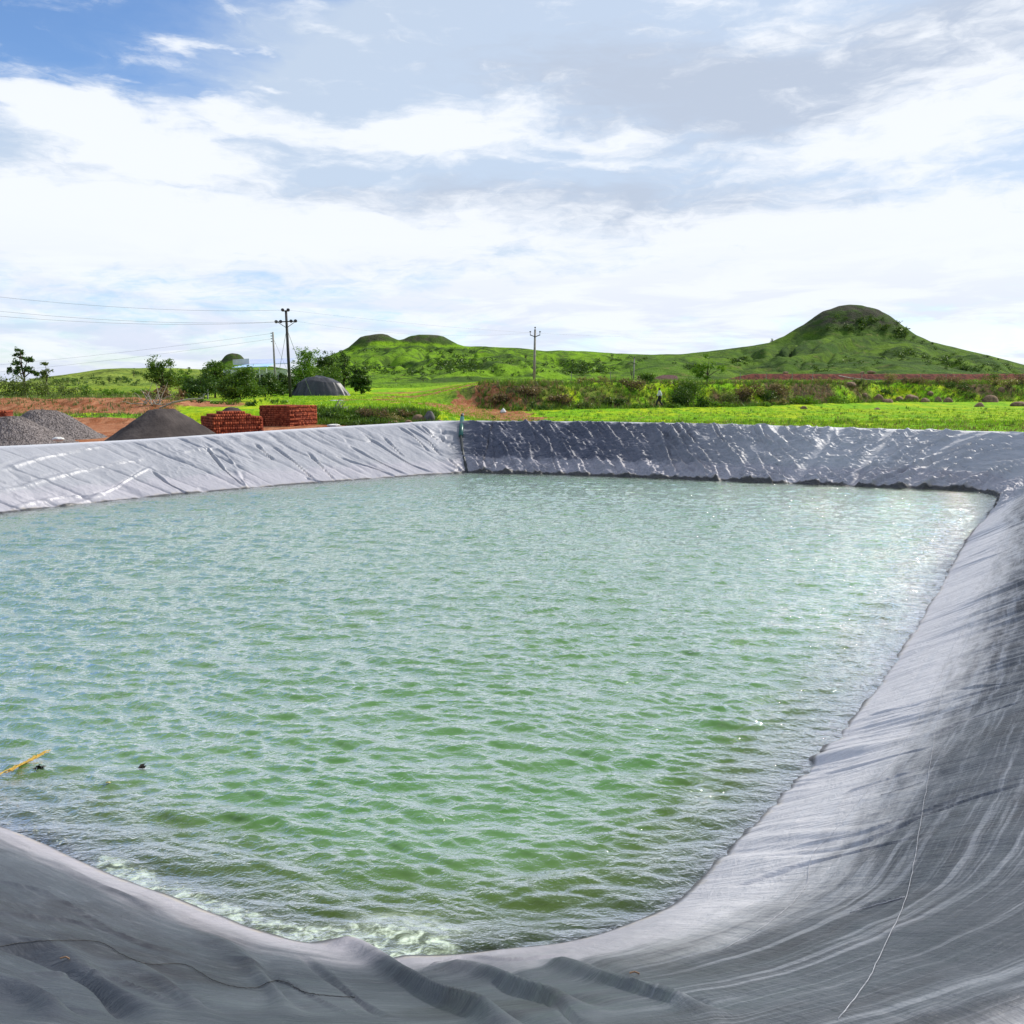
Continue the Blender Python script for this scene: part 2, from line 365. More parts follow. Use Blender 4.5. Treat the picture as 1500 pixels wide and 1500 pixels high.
# right + near banks: parallel tension folds running up the slope, fine weave
fold = fbm(um*5.2+Sg*.9+.8*fbm(um*.8, Sg*.6, 2, 55), Sg*.42, 3, 51)
fold2 = fbm(um*12+Sg*2.4, Sg*.8, 2, 57)
patch = sst(fbm(um*.7, Sg*.6, 2, 61), .35, .62)
rb = np.clip(rightm+nearm*sst(pxg, 820, 1120), 0, 1)
D += rb*wl*(.062*(fold-.5)+.026*(fold2-.5))*(.35+1.0*patch)
D += nearm*(1-sst(pxg, 820, 1120))*wl*.02*(fbm(um*1.5, Sg*.8, 3, 66)-.5)
P3 = np.stack([X, Y], -1)
def stroke(pts, amp, wid, zs=1., taper=True):
    """raised (or sunk) fold: pts are picture positions on the bank, carried to the ground plan of the bank"""
    global D
    q = [onbank(*p) for p in pts]; q = [a[:2] for a in q if a is not None]
    if len(q) < 2: return
    C = catmull(q, 6, False); lo = C.min(0)-wid*4; hi = C.max(0)+wid*4
    m = (X > lo[0]) & (X < hi[0]) & (Y > lo[1]) & (Y < hi[1])
    if not m.any(): return
    p = P3[m]; best = np.full(len(p), 9e9); side = np.zeros(len(p)); tt = np.zeros(len(p)); n = len(C)-1
    for i in range(n):
        a, b = C[i], C[i+1]; ab = b-a; L2 = max((ab**2).sum(), 1e-9)
        t = np.clip(((p-a)@ab)/L2, 0, 1); r_ = p-a-t[:, None]*ab; d2 = (r_**2).sum(1); g = d2 < best
        best = np.where(g, d2, best); tt = np.where(g, (i+t)/n, tt); side = np.where(g, np.sign(ab[0]*r_[:, 1]-ab[1]*r_[:, 0]), side)
    dd = np.sqrt(best)*side; wv_ = wid*(.8+.4*np.sin(tt*7))
    h = amp*np.exp(-(dd/wv_)**2)-amp*.35*np.exp(-((dd-1.9*wv_)/wv_)**2)
    if taper: h = h*np.clip(np.minimum(tt, 1-tt)*5+.25, 0, 1)
    D[m] += h*np.clip(wl[m]*1.2, 0, 1)
far_up = [[(704, 622), (706, 650), (710, 691)], [(717, 621), (720, 650), (724, 680), (727, 691)], [(735, 652), (748, 678), (760, 691)], [(750, 660), (764, 675), (772, 691)],
  [(775, 628), (785, 650), (790, 662)], [(774, 648), (779, 680)], [(805, 650), (808, 672), (813, 691)], [(780, 621), (795, 635), (805, 648)], [(800, 624), (815, 640), (832, 655)],
  [(730, 622), (742, 632)], [(822, 622), (850, 640)], [(845, 622), (862, 638)], [(866, 622), (886, 636)], [(782, 676), (800, 690)], [(1000, 640), (985, 655)],
  [(1100, 626), (1110, 645), (1122, 656)], [(1108, 628), (1128, 655)], [(1070, 688), (1105, 695), (1160, 704)], [(1120, 686), (1150, 704)], [(1165, 640), (1190, 660)], [(690, 625), (695, 660), (698, 690)],
  [(1205, 690), (1238, 708)], [(1180, 700), (1215, 709)], [(1040, 625), (1050, 640), (1060, 655)], [(915, 622), (905, 634)]]
for s_ in far_up: stroke(s_, .075, .045)
for s_ in [[(966, 635), (972, 655), (982, 680), (992, 699)], [(980, 624), (990, 645), (1010, 670), (1030, 690), (1046, 703)], [(990, 625), (1005, 643), (1018, 655)], [(1240, 708), (1262, 690), (1290, 678)],
           [(1268, 712), (1330, 690), (1380, 668), (1420, 655), (1462, 640)], [(1292, 713), (1345, 695), (1400, 674), (1450, 660), (1490, 650)], [(1310, 672), (1345, 658), (1400, 645)], [(1395, 717), (1425, 708), (1460, 692), (1500, 678)],
           [(1440, 718), (1468, 700), (1500, 684)], [(1340, 712), (1400, 704)]]: stroke(s_, .13, .075)
for s_ in [[(1365+100, 742), (1500, 722)], [(1470, 738), (1500, 712)]]: stroke(s_, .10, .12)
for s_ in [[(494, 669), (520, 677), (548, 686), (576, 697)], [(512, 654), (545, 672), (595, 696)], [(530, 635), (560, 655), (600, 680), (632, 693)], [(583, 626), (605, 640), (627, 660)], [(596, 628), (625, 645), (648, 668)],
           [(617, 624), (632, 636), (645, 650)], [(640, 620), (655, 640), (672, 664)], [(643, 636), (664, 660)], [(395, 650), (430, 676), (462, 705)], [(372, 650), (400, 672)], [(450, 662), (490, 704)], [(560, 640), (590, 668)],
           [(656, 672), (676, 692)], [(222, 690), (245, 708), (272, 724)], [(448, 700), (470, 707)], [(300, 655), (330, 690), (355, 712)]]: stroke(s_, -.075, .032)
for s_ in [[(60, 748), (130, 732), (185, 705), (225, 682)], [(0, 690), (80, 668), (150, 655)], [(0, 720), (120, 690), (210, 672)], [(345, 690), (362, 715)], [(255, 665), (320, 660), (350, 690)], [(20, 745), (90, 728), (160, 725)]]: stroke(s_, .045, .06)
# near bank rolls
stroke([(470, 1384), (525, 1398), (600, 1436), (680, 1486), (760, 1540)], .070, .062)
stroke([(640, 1415), (700, 1425), (770, 1452), (860, 1500)], .045, .055)
stroke([(800, 1412), (860, 1432), (960, 1470), (1040, 1500)], .042, .05)
stroke([(300, 1372), (350, 1400), (400, 1450), (420, 1500)], .03, .06)
stroke([(0, 1370), (60, 1392), (140, 1440), (200, 1500)], -.05, .05)
stroke([(-40, 1430), (30, 1455), (90, 1500)], .05, .06)
stroke([(180, 1405), (240, 1440), (300, 1500)], .03, .05)
stroke([(60, 1255), (140, 1296), (250, 1345)], .02, .04)
for s_ in [[(-20, 1330), (120, 1350), (260, 1400)], [(40, 1420), (160, 1428), (270, 1480)], [(330, 1400), (420, 1432), (520, 1500)], [(-20, 1290), (70, 1310), (180, 1370)]]: stroke(s_, .012, .014)
for s_ in [[(440, 1400), (500, 1440), (560, 1500)], [(720, 1440), (800, 1480), (860, 1530)]]: stroke(s_, -.018, .018)
stroke([(620, 1418), (680, 1408), (760, 1412), (830, 1402)], .015, .02)
for s_ in [[(1130, 1255), (1250, 1235), (1400, 1180), (1500, 1150)], [(1080, 1300), (1200, 1262), (1350, 1232)], [(1370, 1078), (1440, 1050), (1500, 1030)], [(1180, 1140), (1300, 1110), (1360, 1098)], [(1270, 1050), (1350, 1030)], [(1400, 1010), (1480, 1000)]]: stroke(s_, -.016, .022)
for s_ in [[(1150, 1240), (1280, 1212), (1420, 1165)], [(1260, 1330), (1330, 1315)], [(1240, 1160), (1340, 1130)]]: stroke(s_, .014, .018)
# displace along the slope normal
th = np.arctan2(hr, bw); Xd = X-nx*np.sin(th)*D; Yd = Y-ny*np.sin(th)*D; Zd = Z+np.cos(th)*D
# a ragged waterline
idx = np.arange(nS*nU).reshape(nS, nU)
F = np.stack([idx[:-1, :], np.roll(idx, -1, 1)[:-1, :], np.roll(idx, -1, 1)[1:, :], idx[1:, :]], -1).reshape(-1, 4)
V = np.stack([Xd, Yd, Zd], -1).reshape(-1, 3)
a_, b_, c_ = V[F[1000, 0]], V[F[1000, 1]], V[F[1000, 3]]
if np.cross(b_-a_, c_-a_)[2] < 0: F = F[:, ::-1]
m, n, out = newmat('pond_liner_plastic')
uvn = n.new('ShaderNodeUVMap').outputs[0]; hgt = n.attr('h'); fm = n.attr('far'); lm = n.attr('left')
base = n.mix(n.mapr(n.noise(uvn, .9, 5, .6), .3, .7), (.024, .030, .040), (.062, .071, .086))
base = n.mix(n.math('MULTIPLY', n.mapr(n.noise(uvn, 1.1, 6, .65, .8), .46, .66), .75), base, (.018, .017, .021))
base = n.mix(fm, base, n.mix(n.attr('fr'), (.085, .092, .125), (.42, .425, .44)))  # far bank: its change of light painted in, dark left to pale right
base = n.mix(n.math('MULTIPLY', lm, .9), base, (.33, .335, .36))  # left bank paled, its sunlit sheen is put into the colour
dust = n.noise(n.scale(uvn, (1.0, 3.2, 1)), 2.2, 6, .65)
dust_sheen = n.noise(n.scale(uvn, (9, 1.2, 1), (0, 0, 0), (0, 0, .5)), 3.0, 5, .6)
band = n.math('ADD', n.math('MULTIPLY', n.math('SUBTRACT', dust, .5), .45), hgt)       # height above water, made ragged
nl_ = n.attr('nl'); bandn = n.math('ADD', n.math('MULTIPLY', n.math('SUBTRACT', n.noise(n.scale(uvn, (.7, 4, 1)), 2.5, 5, .6), .5), .35), hgt)
tide = n.math('ADD', n.math('MULTIPLY', n.mapr(band, .50, .36), n.math('SUBTRACT', 1., nl_)), n.math('MULTIPLY', n.math('MULTIPLY', n.mapr(bandn, .34, .06), nl_), 1.1)); wet = n.mapr(hgt, .035, .0)
bandr = n.math('ADD', n.math('MULTIPLY', n.math('SUBTRACT', dust, .5), .7), hgt); tide_sheen = n.math('MULTIPLY', n.mapr(bandr, .85, .35), n.attr('right')); crest = n.mapr(n.attr('q'), .90, .99)
pale = n.mix(dust_sheen, (.26, .25, .28), (.46, .44, .47))
col = n.mix(n.math('MULTIPLY', tide, .72), base, pale)
col = n.mix(n.math('MULTIPLY', tide_sheen, .75), col, n.mix(dust_sheen, (.36, .355, .37), (.80, .79, .80)))  # pale deposit plus specular sheen painted along the right waterline
col = n.mix(n.math('MULTIPLY', crest, .8), col, (.55, .55, .57))  # pale crest: dust band together with a painted sunlit rim highlight
smear = n.mapr(n.noise(n.scale(uvn, (.35, 5, 1), (0, 4, 0)), 2.0, 6, .65, .5), .50, .64)
col = n.mix(n.math('MULTIPLY', smear, n.math('MULTIPLY', n.attr('right'), .35)), col, (.42, .44, .48))
film = n.mapr(n.noise(n.scale(uvn, (1.3, 6, 1), (3, 1, 0)), 4.5, 6, .7), .5, .8)
col = n.mix(n.math('MULTIPLY', film, .22), col, (.30, .31, .33))
stk = n.mapr(n.noise(n.scale(uvn, (.5, 16, 1)), 3.2, 3, .6), .52, .7)
col = n.mix(n.math('MULTIPLY', stk, n.math('MULTIPLY', n.attr('right'), .16)), col, (.42, .44, .48))
col = n.mix(n.mapr(n.noise(uvn, 38, 3, .7), .70, .80, 0, .25), col, (.4, .4, .38))
scum = n.math('MULTIPLY', n.mapr(hgt, .06, .02), n.mapr(n.noise(uvn, 7, 6, .7), .45, .62))
col = n.mix(n.math('MULTIPLY', scum, .55), col, (.42, .36, .25))
col = n.mix(n.math('MULTIPLY', wet, .9), col, (.025, .027, .025))
bh = n.noise(n.scale(uvn, (1, 14, 1)), 9., 3, .5)
b1 = n.bump(n.math('MULTIPLY', n.noise(n.scale(uvn, (6, .9, 1), (0, 0, 0), (0, 0, .25)), 6., 4, .6), n.attr('right')), .55, .03)
b2 = n.bump(bh, .07, .008, b1)
b3 = n.bump(n.noise(n.scale(uvn, (1, 1.6, 1)), 4.5, 6, .7, .5), .5, .04, b2)
b3 = n.bump(n.math('MULTIPLY', n.noise(n.scale(uvn, (1, 3.2, 1)), 5., 3, .5, 1.), fm), .3, .04, b3)
def ridge(a, bx, by, sc_, rot):
    q_ = n.noise(n.scale(n.scale(uvn, (1, 1, 1), (0, 0, 0), (0, 0, rot)), (bx, by, 1)), sc_, 3, .5, .35)
    return n.math('MULTIPLY', n.math('SUBTRACT', 1., n.math('MULTIPLY', n.math('ABSOLUTE', n.math('SUBTRACT', q_, .5)), 5., clamp=True)), a)
fwest = n.math('SUBTRACT', fm, n.attr('fe'), clamp=True)
b3 = n.bump(ridge(fwest, 2.2, .30, .8, .62), .55, .12, b3)
b3 = n.bump(ridge(n.attr('fe'), 2.0, .28, .8, -1.0), .6, .12, b3)
b3 = n.bump(ridge(fm, 1.2, 4.0, 1.2, .1), .35, .05, b3)
b3 = n.bump(ridge(lm, 2.0, .30, .7, .70), .3, .06, b3)
b4 = n.bump(n.noise(uvn, 60, 3, .6), .2, .004, b3)
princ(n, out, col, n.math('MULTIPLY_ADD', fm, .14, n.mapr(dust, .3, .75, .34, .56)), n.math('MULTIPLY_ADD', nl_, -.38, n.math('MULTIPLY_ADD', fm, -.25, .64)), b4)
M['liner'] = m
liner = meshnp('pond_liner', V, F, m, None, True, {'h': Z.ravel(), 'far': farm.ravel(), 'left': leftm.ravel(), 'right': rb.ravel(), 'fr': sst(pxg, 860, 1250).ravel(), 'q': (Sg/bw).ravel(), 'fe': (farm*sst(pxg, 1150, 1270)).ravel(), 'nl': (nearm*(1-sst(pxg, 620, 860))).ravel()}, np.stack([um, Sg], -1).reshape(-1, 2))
tag(liner, 'grey plastic liner sheet with folds and creases covering all four pond banks', 'pond liner')
DV = BVHTree.FromPolygons([tuple(p) for p in V[::1]], F.tolist())
def onliner(px, py):
    d = Vector(rayd(px, py)).normalized(); h = DV.ray_cast(Vector((0, 0, EYE)), d)
    return (h[0]+h[1]*(.004 if h[1].z > 0 else -.004)) if h[0] is not None else None

# ------------------------------------------------------------------ water
r0, r1 = 3.2, 36.; nr = 1150; rr = np.exp(np.linspace(math.log(r0), math.log(r1), nr)); aa = np.linspace(R(-62), R(40), 980)
RR, AA = np.meshgrid(rr, aa, indexing='ij'); XX = RR*np.sin(AA); YY = RR*np.cos(AA)
# distance to the shore (coarse grid, then interpolated)
gx = np.arange(-21, 20, .1); gy = np.arange(-1, 36, .1); GX, GY = np.meshgrid(gx, gy, indexing='ij')
sub = WU[::10]; gd = np.full(GX.shape, 9e9)
for p in sub: gd = np.minimum(gd, (GX-p[0])**2+(GY-p[1])**2)
gd = np.sqrt(gd); ins = np.zeros(GX.shape, bool); q = WU[::10]
for i in range(len(q)):
    a, b = q[i], q[(i+1) % len(q)]; c = (a[1] > GY) != (b[1] > GY)
    with np.errstate(divide='ignore', invalid='ignore'): ins ^= c & (GX < (b[0]-a[0])*(GY-a[1])/(b[1]-a[1])+a[0])
gsd = np.where(ins, gd, -gd)              # + inside the water
def shore(x, y):
    fx = np.clip((x-gx[0])/.1, 0, len(gx)-1.001); fy = np.clip((y-gy[0])/.1, 0, len(gy)-1.001)
    i = fx.astype(int); j = fy.astype(int); u = fx-i; v = fy-j
    return (gsd[i, j]*(1-u)+gsd[i+1, j]*u)*(1-v)+(gsd[i, j+1]*(1-u)+gsd[i+1, j+1]*u)*v
SD = shore(XX, YY)
sp = RR*math.log(r1/r0)/nr*1.2
Hh = np.zeros_like(XX)
wx = XX+.25*fbm(XX*.7, YY*.7, 2, 91); wy = YY+.35*fbm(XX*.5+9, YY*.5, 2, 95)
for i in range(64):
    lam = .11*(6.4**rng.random()); a = math.radians(rng.normal(8, 19)); k = 2*math.pi/lam
    amp = .0025*(lam/.4)**.58
    ph = k*(wx*math.sin(a)+wy*math.cos(a))+rng.random()*6.28
    s_ = np.sin(ph); s_ = s_+.34*np.sin(2*ph+1.57)
    env = .35+1.3*vnoise(XX/(lam*3.6)+i*3.1, YY/(lam*2.4)+i*1.7, 200+i)
    Hh += amp*s_*env*sst(lam, sp*2.5, sp*5)
side_right = sst(XX*.62-YY*.2, -1.5, 2.5)
Hh *= sst(SD, -.05, .8)*.65+.35
Hh = .05*np.tanh(Hh/.05)
Hh = np.where(Hh > 0, Hh*1.03+Hh*Hh*3, Hh*.97)
idx = np.arange(XX.size).reshape(XX.shape)
F = np.stack([idx[:-1, :-1], idx[:-1, 1:], idx[1:, 1:], idx[1:, :-1]], -1).reshape(-1, 4)
keep = (SD > -.55).ravel(); F = F[keep[F].all(1)][:, ::-1]
used = np.zeros(XX.size, bool); used[F.ravel()] = True; remap = np.cumsum(used)-1
V = np.stack([XX, YY, Hh], -1).reshape(-1, 3)[used]; F = remap[F]
a_, b_, c_ = V[F[1000, 0]], V[F[1000, 1]], V[F[1000, 3]]
if np.cross(b_-a_, c_-a_)[2] < 0: F = F[:, ::-1]
fo = onplane(585, 1372); fo2 = onplane(330, 1318); fx, fy = V[:, 0], V[:, 1]; sdv = SD.ravel()[used]
foam = np.exp(-(((fx-fo[0])/.50)**2+((fy-fo[1])/.26)**2))
# shoreline foam along the near left edge
pxv, pyv = project(fx, fy, 0*fx)
foam = np.clip(foam+1.*np.exp(-((sdv-.03)/.14)**2)*sst(pxv, 90, 180)*(1-sst(pxv, 560, 650))*(pyv > 1150), 0, 1)
nearsh = sst(pyv, 1000, 1250)
m, n, out = newmat('green_pond_water'); ob = n.new('ShaderNodeTexCoord').outputs['Object']
dep = n.attr('depth'); fmk = n.attr('foam')
murk = n.mix(n.mapr(n.noise(ob, .35, 3, .5), .3, .7), (.062, .175, .038), (.095, .205, .068))
murk = n.mix(n.mapr(dep, .75, .2, 0, .75), murk, (.070, .110, .012))
fcol = n.mapr(n.math('MULTIPLY_ADD', n.noise(n.scale(ob, (1, 1.8, 1)), 5, 6, .7, 1.2), .9, n.math('SUBTRACT', fmk, .72)), 0, .55)
fine = n.mapr(n.noise(n.scale(ob, (1, 1.7, 1)), 9, 6, .7, .8), .38, .66, .25, 1)
ffac = n.math('MULTIPLY', n.math('MULTIPLY', fcol, fine), 1.)
body = n.new('ShaderNodeBsdfDiffuse'); upn = n.new('ShaderNodeCombineXYZ'); upn.inputs[2].default_value = 1.; gn = n.new('ShaderNodeNewGeometry'); nm_ = n.new('ShaderNodeVectorMath', operation='SCALE'); n.l.new(gn.outputs['Normal'], nm_.inputs[0]); nm_.inputs['Scale'].default_value = .35; na_ = n.new('ShaderNodeVectorMath', operation='ADD'); n.l.new(nm_.outputs[0], na_.inputs[0]); n.l.new(upn.outputs[0], na_.inputs[1]); nn_ = n.new('ShaderNodeVectorMath', operation='NORMALIZE'); n.l.new(na_.outputs[0], nn_.inputs[0]); n.l.new(nn_.outputs[0], body.inputs['Normal']); n.put(body.inputs[0], n.mix(ffac, murk, (.62, .72, .56)))
tr = n.new('ShaderNodeBsdfTransparent'); tr.inputs[0].default_value = (.75, .82, .62, 1)
turb = n.math('SUBTRACT', 1., n.math('EXPONENT', n.math('MULTIPLY', dep, -4.5)))
turb = n.math('MAXIMUM', turb, ffac)
mb = n.new('ShaderNodeMixShader'); n.put(mb.inputs[0], turb); n.l.new(tr.outputs[0], mb.inputs[1]); n.l.new(body.outputs[0], mb.inputs[2])
g1 = n.noise(n.scale(ob, (1, 1.9, 1)), 3.2, 4, .6, .4); g2 = n.noise(n.scale(ob, (1, 1.7, 1)), 12, 4, .6, .5); g3 = n.noise(n.scale(ob, (1, 1.5, 1)), 34, 3, .6)
dist = n.attr('dist')
w1 = n.new('ShaderNodeBump'); w1.inputs['Distance'].default_value = .16; n.put(w1.inputs['Strength'], n.mapr(dist, 5, 22, .10, .6)); n.put(w1.inputs['Height'], g1)
w2 = n.new('ShaderNodeBump'); w2.inputs['Distance'].default_value = .04; n.put(w2.inputs['Strength'], n.mapr(dist, 4, 16, .5, 1.)); n.put(w2.inputs['Height'], g2); n.l.new(w1.outputs[0], w2.inputs['Normal'])
w3 = n.bump(g3, .5, .010, w2.outputs[0])
gl = n.new('ShaderNodeBsdfGlossy'); n.put(gl.inputs['Roughness'], n.mapr(dist, 4, 30, .03, .06)); n.put(gl.inputs['Normal'], w3); gl.inputs[0].default_value = (1, 1, 1, 1)
fr = n.new('ShaderNodeFresnel'); fr.inputs[0].default_value = 1.36; n.put(fr.inputs['Normal'], w3)
ms = n.new('ShaderNodeMixShader'); n.put(ms.inputs[0], n.mapr(fr.outputs[0], .020, .15, .0, .95, False)); n.l.new(mb.outputs[0], ms.inputs[1]); n.l.new(gl.outputs[0], ms.inputs[2]); n.l.new(ms.outputs[0], out.inputs[0])
water = meshnp('water', V, F, m, None, True, {'depth': np.clip(sdv*.62, 0, 3), 'foam': foam, 'dist': np.hypot(fx, fy)})
tag(water, 'rippled green pond water', 'water', kind='structure')

# ------------------------------------------------------------------ ground
rimR = (WU+nrm*(BW[:, None]+1.3))[::20]
gx2 = np.arange(-30, 30, .25); gy2 = np.arange(-12, 45, .25); G2X, G2Y = np.meshgrid(gx2, gy2, indexing='ij')
gd2 = np.full(G2X.shape, 9e9); ghr = np.zeros(G2X.shape)
for p, h_ in zip(WU[::20], HR[::20]):
    d2 = (G2X-p[0])**2+(G2Y-p[1])**2; g = d2 < gd2; gd2 = np.where(g, d2, gd2); ghr = np.where(g, h_, ghr)
gd2 = np.sqrt(gd2); ins = np.zeros(G2X.shape, bool); q = WU[::10]
for i in range(len(q)):
    a, b = q[i], q[(i+1) % len(q)]; c = (a[1] > G2Y) != (b[1] > G2Y)
    with np.errstate(divide='ignore', invalid='ignore'): ins ^= c & (G2X < (b[0]-a[0])*(G2Y-a[1])/(b[1]-a[1])+a[0])
gout = np.where(ins, -gd2, gd2)          # metres outside the waterline
def bil(A, x, y):
    fx = np.clip((x-gx2[0])/.25, 0, len(gx2)-1.001); fy = np.clip((y-gy2[0])/.25, 0, len(gy2)-1.001)
    i = fx.astype(int); j = fy.astype(int); u = fx-i; v = fy-j
    return (A[i, j]*(1-u)+A[i+1, j]*u)*(1-v)+(A[i, j+1]*(1-u)+A[i+1, j+1]*u)*v
def PX(x, y): return 750+KX*x/np.maximum(y, .5)
def step(y, a, b): return sst(y, a, b)
def ground(x, y, detail=True):
    x = np.asarray(x, float); y = np.asarray(y, float); px = PX(x, y)
    wob = 3*(vnoise(x*.12, y*.05, 301)-.5)
    # left: pink working flat, two earth banks
    zl = 1.2+.28*step(y+wob*.4, 42, 43.4)+.75*step(y+wob, 48, 53)+.5*step(y, 60, 95)
    # middle: low green bank, then the field
    zm = 1.2+.62*step(y+wob*.3, 41.6, 43.5)+.5*step(y, 90, 130)
    # right: field lying low, overgrown bank, terrace, ploughed red step
    yb = np.interp(px, [700, 760, 970, 1100, 1300, 1500, 1700], [68, 65, 72, 76, 92, 95, 90])
    zr = 1.35-.45*step(y, 38, 52)+.25*step(y, yb-8, yb)+2.0*step(y+wob*.7, yb, yb+4.5)+.35*step(y, yb+8, yb+20)+1.0*step(y+.3*wob, 116, 119)*sst(px, 1040, 1110)
    a = sst(px, 200, 330); b = sst(px, 590, 730)
    z = zl*(1-a)+zm*a; z = z*(1-b)+zr*b
    if detail:
        z = z+.10*(fbm(x*.5, y*.5, 3, 311)-.5)*sst(y, 30, 45)+.5*(fbm(x*.35, y*.35, 4, 317)-.5)*b*sst(y, yb-1, yb+3)*(1-sst(y, yb+9, yb+14))
        z = z+.35*(fbm(x*.6, y*.6, 3, 323)-.5)*(1-a)*sst(y, 47, 50)*(1-sst(y, 54, 58))
    # the bund round the pond and the hollow under the liner
    gd_ = bil(gout, x, y); gh_ = bil(ghr, x, y)
    near = gd_ < 9
    bund = gh_-.12-np.clip(gd_-3.7, 0, 5)*.35
    zz = np.where(near, np.maximum(z-.0, bund)*sst(gd_, 3.2, 3.5)+(gh_-.55)*(1-sst(gd_, 3.2, 3.5)), z)
    zz = np.where(gd_ < 3.1, np.minimum(zz, -2.2+0*zz), zz)
    return np.where((gd_ >= 3.1) & (gd_ < 3.3), np.minimum(zz, gh_-.4), zz)
rr = np.r_[np.exp(np.linspace(math.log(.4), math.log(20), 120))[:-1], np.exp(np.linspace(math.log(20), math.log(150), 560))[:-1], np.exp(np.linspace(math.log(150), math.log(9000), 60))]
aa = np.r_[np.linspace(-math.pi, R(-50), 60)[:-1], np.linspace(R(-50), R(-36), 60)[:-1], np.linspace(R(-36), R(36), 760)[:-1], np.linspace(R(36), R(50), 60)[:-1], np.linspace(R(50), math.pi, 60)]
RR, AA = np.meshgrid(rr, aa, indexing='ij'); XX = RR*np.sin(AA); YY = RR*np.cos(AA)
ZZ = np.where(RR < 400, ground(XX, YY), 3.0)
front = sst(YY, 4, 16)
ZZ = ZZ*front+(1-front)*np.where(bil(gout, XX, YY) < 3.1, -2.2, np.minimum(ZZ, 1.35))
px = PX(XX, YY)
idx = np.arange(XX.size).reshape(XX.shape)
F = np.stack([idx[:-1, :-1], idx[1:, :-1], idx[1:, 1:], idx[:-1, 1:]], -1).reshape(-1, 4)[:, ::-1]
V = np.stack([XX, YY, ZZ], -1).reshape(-1, 3)
a_, b_, c_ = V[F[90000, 0]], V[F[90000, 1]], V[F[90000, 3]]
if np.cross(b_-a_, c_-a_)[2] < 0: F = F[:, ::-1]
# soil / grass / dry cover, laid out in ground plan
yb = np.interp(px, [700, 760, 970, 1100, 1300, 1500, 1700], [68, 65, 72, 76, 92, 95, 90])
nzb = fbm(XX*.25, YY*.16, 4, 331); nzs = fbm(XX*1.1, YY*.7, 4, 337)
right = sst(px, 600, 720)
dirt = (1-sst(px, 215, 300))*(1-sst(YY, 53, 57))*(1-.9*sst(YY, 43, 43.8)*(1-sst(YY, 47.5, 48.5)))
dirt = np.maximum(dirt, (1-sst(px, 560, 680))*(1-sst(YY, 40.5, 42)))
dirt = np.maximum(dirt, .8*(1-right)*sst(px, 150, 250)*(1-sst(px, 320, 400))*sst(YY, 48, 52)*(1-sst(YY, 62, 68)))
def sb(x0, y0, rx, ry): return np.exp(-((XX-x0)/rx)**2-((YY-y0)/ry)**2)
track = sb(-2.2, 60, 2.6, 12)+sb(-.6, 55, 2.2, 4)+.9*sb(-9, 84, 7, 5)+.5*sb(10, 40, 8, 1.2)+.45*sb(4, 56, 9, 1.6)+.9*sb(-4.5, 62, 4.5, 5)+.7*sb(-12, 72, 5, 4)+.6*sb(2.0, 44, 3, 3)+.6*sb(-2.0, 38, 2.6, 4)+.4*sb(5, 50, 3, 2)
dirt = np.maximum(dirt, sst(track*.9+.8*(nzs-.5)+.5*(nzb-.5), .25, .62))
dirt = np.maximum(dirt, sst(px, 1040, 1100)*sst(YY, 115, 117)*(1-sst(YY, 119, 121))*.95)
redm = sst(YY, 108, 112)
dirt = np.maximum(dirt, .55*sst(px, 520, 560)*(1-sst(px, 1040, 1100))*sst(YY+4*(nzb-.5), 98, 102)*(1-sst(YY, 106, 112)))
dirt = np.maximum(dirt, .8*(1-sst(YY, 0, 16))); dirt = np.clip(dirt+.35*(nzs-.5)*(dirt > .05), 0, 1)
dry = right*sst(YY, yb-1.5, yb+1)*(1-sst(YY, yb+7, yb+9))*sst(nzb, .40, .58)
dry = np.maximum(dry, .5*right*sst(YY, yb+8, yb+10)*sst(nzs, .35, .65)); dry = np.maximum(dry, (1-sst(px, 250, 420))*.45*sst(YY, 60, 66))
rimdry = right*sst(nzs, .45, .7)*(1-sst(bil(gout, XX, YY), 3.4, 7))
dry = np.clip(np.maximum(dry, rimdry*.8), 0, 1)
m, n, out = newmat('field_ground'); ob = n.new('ShaderNodeTexCoord').outputs['Object']
na = n.noise(n.scale(ob, (1, .45, 1)), .35, 5, .62); nb = n.noise(n.scale(ob, (1, .4, 1)), 2.2, 6, .68); nc_ = n.noise(ob, 9, 4, .7)
gr = n.mix(n.mapr(na, .38, .62), (.18, .39, .006), (.37, .47, .008))
gr = n.mix(n.mapr(nb, .46, .66), gr, (.075, .21, .008))
gr = n.mix(n.mapr(n.noise(n.scale(ob, (1, .3, 1)), .5, 6, .75, .6), .52, .68, 0, .75), gr, (.10, .26, .008))
gr = n.mix(n.mapr(n.noise(n.scale(ob, (1, .35, 1)), 1.1, 6, .7, .4), .60, .74, 0, .7), gr, (.30, .17, .04))
gr = n.mix(n.mapr(nc_, .58, .8, 0, .45), gr, (.06, .15, .006))
so_ = n.mix(n.mapr(nb, .35, .65), (.40, .19, .10), (.25, .085, .035))
so_ = n.mix(n.mapr(n.noise(n.scale(ob, (1, .4, 1)), .8, 5, .7), .58, .72, 0, .8), so_, (.14, .055, .022))
so_ = n.mix(n.attr('deep'), so_, n.mix(n.mapr(nb, .4, .6), (.17, .055, .035), (.07, .025, .02)))
so_ = n.mix(n.mapr(nc_, .58, .78, 0, .6), so_, (.12, .10, .03))
dr = n.mix(n.mapr(nb, .38, .62), (.15, .09, .05), (.045, .03, .018)); dr = n.mix(n.mapr(nc_, .5, .7, 0, .8), dr, (.08, .17, .015))  # dry cover, darkened to paint shadow pockets on the overgrown bank
c = n.mix(n.attr('dry'), gr, dr)
dm = n.mapr(n.math('MULTIPLY_ADD', n.math('SUBTRACT', nb, .5), .7, n.attr('dirt')), .35, .65)
c = n.mix(dm, c, so_)
b1 = n.bump(nb, .8, .25); b2 = n.bump(nc_, .7, .08, b1)
